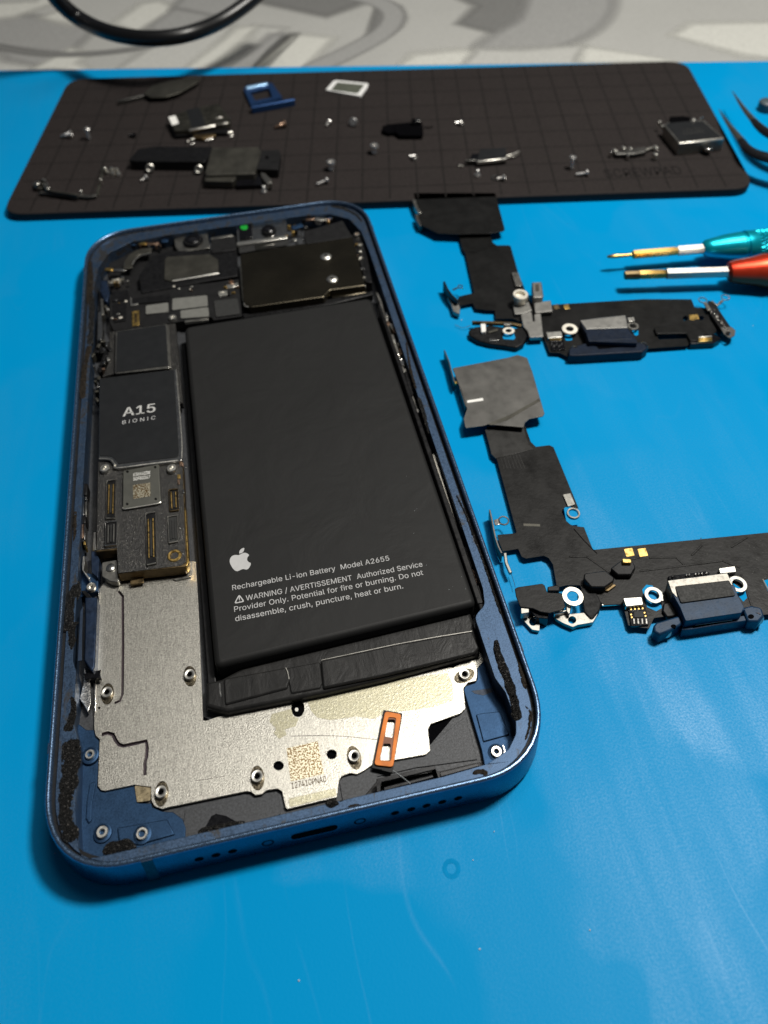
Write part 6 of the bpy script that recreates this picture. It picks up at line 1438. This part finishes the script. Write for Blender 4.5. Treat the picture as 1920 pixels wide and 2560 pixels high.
# sim card
sc = thing('sim_card', 'white nano SIM card, contact side up, flat on the dark pad', 'sim card', (*T('T', Z0, (350, 200))[0], Z0))
P('card', 'sim_white', sc, rp(T('T', Z0 + .7, (180, 212), (245, 138), (272, 133), (535, 160), (525, 190), (470, 265)), .5), Z0, Z0 + .67, bevel=.06)
P('contact_plate', 'sim_contact', sc, rp(T('T', Z0 + .72, (222, 215), (275, 150), (502, 172), (445, 245)), .5), Z0 + .66, Z0 + .72, bevel=.02)
# card reader
rd = thing('sim_reader', 'metal SIM card reader with dark centre stripe and shiny corner contacts, on the pad', 'card reader', (*T('S', Z0, (420, 720))[0], Z0))
rz = Z0 + 3.0
shell = P('shell', 'reader', rd, rp(T('S', rz, (85, 668), (150, 652), (280, 600), (400, 570), (610, 532), (650, 590), (735, 700), (725, 735), (580, 755), (300, 805), (150, 812)), .5), Z0 + 1.2, rz, bevel=.2)
P('centre_stripe', 'graphite', shell, T('S', rz + .05, (275, 600), (405, 572), (475, 755), (330, 785)), rz - .1, rz + .04, bevel=.02)
P('white_corner', 'white', shell, rp(T('S', rz + .1, (85, 672), (160, 655), (195, 735), (125, 758)), .4), rz - .3, rz + .08, bevel=.1)
for (x0, y0, x1, y1) in ((205, 662, 258, 655), (215, 700, 268, 692), (222, 738, 275, 730), (455, 622, 505, 614), (468, 658, 520, 650), (480, 694, 532, 684)):
    P('vent_slot', 'hole', shell, stroke(T('S', rz, (x0, y0), (x1, y1)), .35), rz - .1, rz + .012, smooth=False)
P('front_edge', 'silver', shell, stroke(T('S', rz, (300, 806), (430, 782), (575, 755)), .9), rz - .6, rz + .06, bevel=.2)
P('front_edge', 'silver', shell, stroke(T('S', rz, (640, 740), (705, 728)), .9), rz - .6, rz + .04, bevel=.2)
P('ridge', 'silver', shell, stroke(T('S', rz + .2, (575, 685), (650, 668)), .5), rz, rz + .2, bevel=.08)
P('base', 'black', rd, rp(T('S', Z0 + 1.6, (110, 760), (620, 560), (720, 730), (700, 830), (560, 830), (280, 850), (150, 860)), .5), Z0 + .1, Z0 + 1.4, bevel=.2)
P('contact_bed', 'brass', rd, rp(T('S', Z0 + 1.4, (330, 830), (560, 790), (580, 860), (440, 890), (350, 880)), .3), Z0 + .1, Z0 + 1.2, bevel=.12)
for x, y, r, mt in ((340, 893, .8, 'silver'), (290, 920, .45, 'silver'), (335, 945, .7, 'steel'), (505, 895, 1.3, 'steel'), (715, 825, 1.1, 'silver'), (740, 865, .6, 'steel'), (285, 828, .5, 'copper')):
    q = T1('S', Z0 + .9, x, y)
    P('spring_contact', mt, rd, rp(rect(q.x, q.y, r * 2, r * .9, .25), .2), Z0 + .1, Z0 + .85, bevel=.15)
# loudspeaker
sp = thing('loudspeaker', 'long black loudspeaker module with a broad grey metal plate at its end', 'loudspeaker', (*T('U', Z0, (800, 650))[0], Z0))
sz = Z0 + 3.2
P('housing', 'black', sp, rp(T('U', sz, (82, 565), (170, 460), (330, 435), (870, 440), (850, 520), (800, 580), (150, 575)), .6), Z0, sz, bevel=.2)
P('magnet_plate', 'spudger', sp, rp(T('U', sz + .4, (865, 445), (1305, 440), (1330, 480), (1270, 690), (810, 705), (800, 680)), .5), Z0 + 1.2, sz + .3, bevel=.22)
P('plate_front', 'spudger', sp, rp(T('U', sz - .6, (800, 690), (1100, 690), (1090, 740), (1060, 770), (800, 765)), .4), Z0 + .4, sz - .5, bevel=.15)
P('end_block', 'black_matte', sp, rp(T('U', sz - .1, (1300, 470), (1500, 465), (1515, 500), (1490, 650), (1280, 645)), .4), Z0, sz - .2, bevel=.2)
P('end_hole', 'hole', sp, el('U', 1385, 540, 18, 16, sz - .19), sz - .5, sz - .19, smooth=False)
P('front_vent', 'gloss_black', sp, rp(T('U', Z0 + 1.8, (1100, 720), (1330, 690), (1340, 790), (1090, 800)), .3), Z0, Z0 + 1.6, bevel=.15)
P('end_spring', 'steel_dull', sp, rp(T('U', Z0 + 2.8, (1320, 665), (1370, 680), (1425, 740), (1430, 770), (1380, 775), (1330, 710)), .3), Z0 + .6, Z0 + 2.4, bevel=.2)
P('end_spring', 'silver', sp, rp(T('U', Z0 + 1.5, (1385, 750), (1425, 745), (1430, 770), (1395, 775)), .2), Z0 + .6, Z0 + 1.7, bevel=.15)
for x, y in ((280, 632), (742, 645)):
    q = T1('U', Z0 + 1.4, x, y)
    Mesh().lathe((q.x, q.y - .3, Z0 + 1.3), (0, -1, .6), [(1.25, 0), (1.25, .45), (.95, .6), (.7, .5), (.65, .1)], 20).build('mount_ring', 'steel_dull', sp)
# thin antenna bracket
ab = thing('antenna_bracket', 'thin angled black metal bracket with a curled shiny end, at the pad front corner', 'bracket', (*T('Q', Z0, (800, 1250))[0], Z0))
P('blade', 'stiff', ab, stroke(T('Q', Z0 + 1.3, (410, 1322), (560, 1335), (760, 1352), (920, 1365), (1000, 1350)), 1.1), Z0 + .5, Z0 + 1.2, bevel=.12)
P('blade', 'spudger', ab, stroke(T('Q', Z0 + 2.4, (480, 1290), (560, 1310), (660, 1325), (800, 1345)), .6), Z0 + .8, Z0 + 2.2, bevel=.12)
P('thin_arm', 'spudger', ab, stroke(T('Q', Z0 + .9, (1000, 1350), (1030, 1240), (1060, 1110), (1060, 1060)), .8), Z0 + .1, Z0 + .6, bevel=.06)
P('curl', 'steel_dull', ab, stroke(T('Q', Z0 + 2.6, (360, 1240), (400, 1215), (445, 1195), (470, 1240), (495, 1285)), 1.3), Z0 + .2, Z0 + 2.4, bevel=.25)
P('curl_foot', 'spudger', ab, rp(T('Q', Z0 + 1.2, (335, 1230), (400, 1215), (450, 1260), (430, 1290), (350, 1275)), .3), Z0, Z0 + 1.1, bevel=.15)
for x, y, r in ((450, 1195, .6), (475, 1238, .6), (495, 1285, .5), (380, 1220, .4), (835, 1308, .4), (1040, 1190, .4), (1085, 1070, .45)):
    q = T1('Q', Z0 + 2.3, x, y)
    P('bright_lug', 'silver', ab, circ(q.x, q.y, r, 12), Z0 + .3, Z0 + 2.3, bevel=.2)
for x, y, r in ((1155, 1075, .65), (1208, 1080, .6), (1225, 1120, .75), (1165, 1118, .6), (1115, 1105, .5)):
    q = T1('Q', Z0 + 1.2, x, y)
    Mesh().lathe((q.x, q.y, Z0), (0, 0, 1), [(r, 0), (r, .9), (r * .7, 1.2), (.01, 1.25)], 14).build('end_rivet', 'silver', ab)
# black rubber part with wire
bp = thing('rubber_bracket', 'small matte black bracket with a thin wire stub, alone near the pad middle', 'bracket', (*T('T', Z0, (850, 530))[0], Z0))
P('body', 'hole', bp, rp(T('T', Z0 + 1.6, (760, 490), (880, 480), (980, 480), (990, 560), (980, 590), (790, 590), (750, 560)), .5), Z0, Z0 + 1.6, bevel=.25)
P('nose', 'hole', bp, rp(T('T', Z0 + 1.4, (650, 510), (690, 495), (790, 485), (790, 560), (700, 570), (645, 550)), .6), Z0, Z0 + 1.3, bevel=.25)
P('upright', 'hole', bp, rp(T('T', Z0 + 2.6, (890, 445), (960, 445), (970, 480), (890, 490)), .3), Z0 + .4, Z0 + 2.4, bevel=.2)
P('bright_tip', 'steel', bp, rp(T('T', Z0 + 2.8, (925, 455), (962, 452), (965, 470), (930, 472)), .15), Z0 + 2, Z0 + 2.7, bevel=.1)
Mesh().tube([T1('T', Z0 + .6, 985, 522), T1('T', Z0 + .5, 1030, 526), T1('T', Z0 + .4, 1068, 520)], .16, 8).build('wire', 'hole', bp)
# connector cover
cc = thing('connector_cover', 'dark connector cover with one bright front edge and wire ears, on the pad', 'cover', (*T('SC', Z0, (200, 230))[0], Z0))
P('plate', 'graphite', cc, rp(T('SC', Z0 + 2.0, (80, 165), (330, 150), (350, 255), (45, 285)), .3), Z0 + 1.0, Z0 + 1.9, bevel=.12)
P('front_edge', 'silver', cc, stroke(T('SC', Z0 + 1.9, (48, 288), (200, 272), (345, 255)), .7), Z0 + .9, Z0 + 1.95, bevel=.15)
P('front_edge', 'stiff', cc, stroke(T('SC', Z0 + 1.7, (-70, 275), (45, 272)), .8), Z0 + .6, Z0 + 1.7, bevel=.15)
P('skirt', 'gloss_black', cc, T('SC', Z0 + 1.0, (-40, 290), (340, 280), (345, 200), (0, 210)), Z0, Z0 + .9, bevel=.1)
P('wire_ear', 'silver', cc, stroke(T('SC', Z0 + 1.4, (340, 232), (400, 215), (455, 190), (470, 185)), .4), Z0 + 1.1, Z0 + 1.4, bevel=.08)
P('wire_ear', 'steel_dull', cc, stroke(T('SC', Z0 + 1.0, (345, 245), (420, 235), (465, 205)), .3), Z0 + .7, Z0 + .95, bevel=.08)
P('wire_ear', 'steel_dull', cc, stroke(T('T', Z0 + .6, (1280, 840), (1300, 830), (1325, 845)), .6), Z0, Z0 + .5, bevel=.1)
# long metal bracket with lugs
lb = thing('metal_bracket', 'slim steel bracket with bright lugs at both ends, beside the metal vibration motor', 'bracket', (*T('R', Z0, (270, 1150))[0], Z0))
P('bar', 'stiff', lb, rp(T('R', Z0 + 1.7, (60, 1150), (150, 1140), (240, 1120), (395, 1100), (400, 1150), (280, 1175), (80, 1180)), .4), Z0 + .5, Z0 + 1.6, bevel=.2)
P('bar', 'steel_dull', lb, stroke(T('R', Z0 + 1.2, (390, 1130), (440, 1110), (500, 1100)), .9), Z0 + .4, Z0 + 1.2, bevel=.15)
for x, y, r in ((75, 1140, .9), (165, 1105, .8), (235, 1115, .75), (498, 1102, .95), (205, 1190, .7), (490, 1192, .9), (30, 1165, .6), (510, 1150, .4)):
    q = T1('R', Z0 + 1.6, x, y)
    P('lug', 'silver' if r > .7 else 'steel', lb, rp(rect(q.x, q.y, r * 1.2, r * 1.7, .2), .3), Z0 + .2, Z0 + 1.8 + random.uniform(-.4, .4), bevel=.25)
# vibration motor
vm = thing('vibration_motor', 'square steel vibration motor with dark lettered lid on the pad edge', 'vibration motor', (*T('R', Z0, (950, 1050))[0], Z0))
vz = Z0 + 4.2
body = P('case', 'steel_dull', vm, rp(T('R', vz, (575, 880), (640, 840), (900, 830), (1000, 830), (1205, 1015), (735, 1068)), .3), Z0, vz, bevel=.2, seg=3)
P('lid', 'graphite', body, rp(T('R', vz + .08, (600, 880), (650, 845), (985, 842), (1180, 1008), (745, 1050)), .3), vz - .1, vz + .06, bevel=.04)
text('lettering', 'stiff', vm, 'TAPTIC', T('R', vz + .08, (775, 948))[0], T('R', vz + .08, (992, 925))[0], 1.25, vz + .07, .01)
text('lettering', 'stiff', vm, 'ENGINE', T('R', vz + .08, (795, 982))[0], T('R', vz + .08, (1015, 955))[0], 1.25, vz + .07, .01)
P('bright_edge', 'silver', body, stroke(T('R', vz, (735, 1070), (960, 1048), (1200, 1022)), .35), vz - .5, vz + .04, bevel=.12)
P('tail_block', 'hole', vm, rp(T('R', vz + .4, (640, 785), (790, 780), (850, 790), (860, 830), (640, 850)), .4), Z0 + 1, vz + .2, bevel=.2)
q = T1('R', vz + .4, 890, 815)
Mesh().lathe((q.x, q.y, vz - .5), (0, 0, 1), [(.7, 0), (.7, .6), (.4, .9), (.01, .95)], 16).build('end_stud', 'silver', vm)
P('corner_hook', 'silver', vm, stroke(T('R', vz, (955, 830), (960, 800), (985, 795)), .2), vz - .3, vz)
for x, y in ((540, 842), (570, 885)):
    q = T1('R', Z0 + 3.4, x, y)
    P('side_lug', 'silver', vm, rp(rect(q.x, q.y, 1.1, .8, .3), .25), Z0 + 2, Z0 + 3.4, bevel=.2)
P('front_clip', 'steel', body, T('R', Z0 + 2.4, (960, 1085), (1070, 1070), (1085, 1120), (1060, 1135), (1010, 1125)), Z0 + 1.4, Z0 + 2.4, bevel=.15)

# ------------------------------------------------------------------ screws
def make_screw(name, R, L, mt, cone=0.0, headh=.55):
    t_ = thing(name, '', 'screw', (0, 0, 0), 'loose phone screws on the pad')
    hd = Mesh().lathe((0, 0, 0), (0, 0, 1), [(R * .96, 0), (R, .1), (R, headh * .7), (R * .85, headh), (R * .45, headh), (R * .35, headh * .5), (.01, headh * .5)], 18).build('head', mt, t_)
    r = R * .52
    prof = [(R * .9 if cone else r, .0)]
    n_ = 9
    for i in range(n_):
        u = i / n_
        rr = (R * .9 * (1 - u) + r * .5 * u) if cone else r
        prof += [(rr, -L * (i + .2) / n_), (rr * .86, -L * (i + .7) / n_)]
    prof += [(r * .5, -L), (.01, -L - .05)]
    Mesh().lathe((0, 0, 0), (0, 0, 1), prof[::1], 14).build('shank', mt, t_)
    return t_
protos = {'small': make_screw('screw', .9, 1.7, 'screw'), 'long': make_screw('screw', .95, 3.0, 'screw'), 'round': make_screw('screw', 1.35, 1.8, 'screw', 0, 1.0), 'cone': make_screw('screw', 1.2, 3.0, 'screw', 1), 'copper': make_screw('screw', 1.15, 3.2, 'copper', 1), 'black': make_screw('screw', .8, 1.8, 'gloss_black'), 'post': make_screw('screw', 1.0, 3.4, 'screw')}
used = set()
DIM = {'small': (.85, 1.6), 'long': (.95, 3.0), 'round': (1.3, 1.8), 'cone': (1.15, 3.0), 'copper': (1.15, 3.2), 'black': (.8, 1.8), 'post': (1.0, 3.4)}
def screw(kind, c, x, y, pose, ang, label):
    """pose: lie = on its side, shank pointing to ang degrees; up = standing on its head; down = standing on its tip"""
    pr_ = protos[kind]
    o_ = pr_ if kind not in used else copy_tree(pr_)
    used.add(kind)
    R, L = DIM[kind]
    q_ = T1(c, Z0 + .6, x, y)
    if pose == 'lie':
        a = math.radians(ang)
        sh_ = Vector((math.cos(a), math.sin(a), 0))
        tilt = -math.asin(min(.9, (R * .45) / L))
        axis = Vector((-sh_.x * math.cos(tilt), -sh_.y * math.cos(tilt), -math.sin(tilt)))
        o_.rotation_euler = axis.to_track_quat('Z', 'Y').to_euler()
        loc = Vector((q_.x, q_.y, Z0 + R * .98)) - sh_ * L * .4
    elif pose == 'up':
        o_.rotation_euler = (math.pi, 0, math.radians(ang))
        loc = Vector((q_.x, q_.y, Z0 + {'round': .95}.get(kind, .55)))
    else:
        o_.rotation_euler = (0, 0, math.radians(ang))
        loc = Vector((q_.x, q_.y, Z0 + L + .05))
    o_.location = loc * MM
    o_['label'] = label
screw('cone', 'Q', 690, 745, 'lie', 172, 'pointed steel screw on its side nearest the pad left edge')
screw('post', 'Q', 925, 765, 'down', 10, 'upright steel screw standing on its tip, right of the pointed screw')
screw('black', 'Q', 1365, 740, 'lie', 150, 'tiny black screw left of the card reader')
screw('small', 'Q', 1490, 1195, 'lie', 210, 'small screw just in front of the loudspeaker left ring')
screw('small', 'U', 1358, 855, 'up', 20, 'small screw standing on its head before the loudspeaker spring end')
screw('copper', 'S', 1245, 770, 'lie', 190, 'coppery tapered screw on its side, below the SIM tray')
screw('small', 'T', 197, 498, 'lie', 230, 'small steel screw below the SIM card, left of the round-headed one')
screw('round', 'T', 420, 485, 'lie', 60, 'round-headed screw tipped over below the white SIM card')
screw('small', 'T', 1283, 490, 'lie', 140, 'small screw alone to the right of the black wire bracket')
screw('round', 'T', 583, 725, 'down', 0, 'shiny domed screw standing upright below the black wire bracket')
screw('small', 'T', 900, 772, 'lie', 120, 'small tilted screw between the domed screw and the connector cover')
screw('round', 'T', 225, 862, 'down', 40, 'domed screw standing just behind the slim long screw lying down')
screw('long', 'T', 150, 983, 'lie', 195, 'slim long screw lying flat near the pad front edge, in front of the domed screw')
screw('small', 'SC', 55, 418, 'up', 0, 'small screw standing on its head in front of the connector cover')
screw('small', 'SC', 285, 458, 'lie', 160, 'small screw lying against the thin washer')
screw('post', 'SC', 985, 345, 'down', 30, 'tall dull screw standing upright between the connector cover and the slim bracket')
screw('long', 'SC', 1085, 415, 'lie', 170, 'long screw lying at the foot of the tall standing screw')
q = T1('SC', Z0 + .3, 232, 448)
o = P('washer', 'washer', None, [circ(q.x, q.y, 1.3, 20), circ(q.x, q.y, .7, 20)], Z0, Z0 + .25, bevel=.05)
tag(o, 'thin dark ring washer lying beside a small screw on the pad', 'washer')

# ------------------------------------------------------------------ marks and dust on the mat
q = T1('MB', 0, 372, 442)
P('ring_mark', 'damp', bpy.data.objects['work_mat'], [circ(q.x, q.y, 1.25, 28), circ(q.x, q.y, .62, 28)], .002, .012)
for c, x, y, r in (('MB', 460, 407, .22), ('MB', 935, 692, .3), ('MB', 487, 770, .3), ('MB', 545, 292, .22), ('ML', 228, 388, .2), ('AA', 385, 1662, .5), ('E', 1592, 640, .3), ('ML', 1240, 915, .3)):
    q = T1(c, 0, x, y)
    r *= .45
    o = P('dust_speck', 'lint', None, [(q.x + r * random.uniform(.5, 1) * math.cos(a), q.y + r * random.uniform(.5, 1) * math.sin(a)) for a in (i * 1.05 for i in range(6))], .004, .12)
    tag(o, 'tiny pale speck of dust lying on the blue mat', 'dust', 'dust specks on the blue mat')
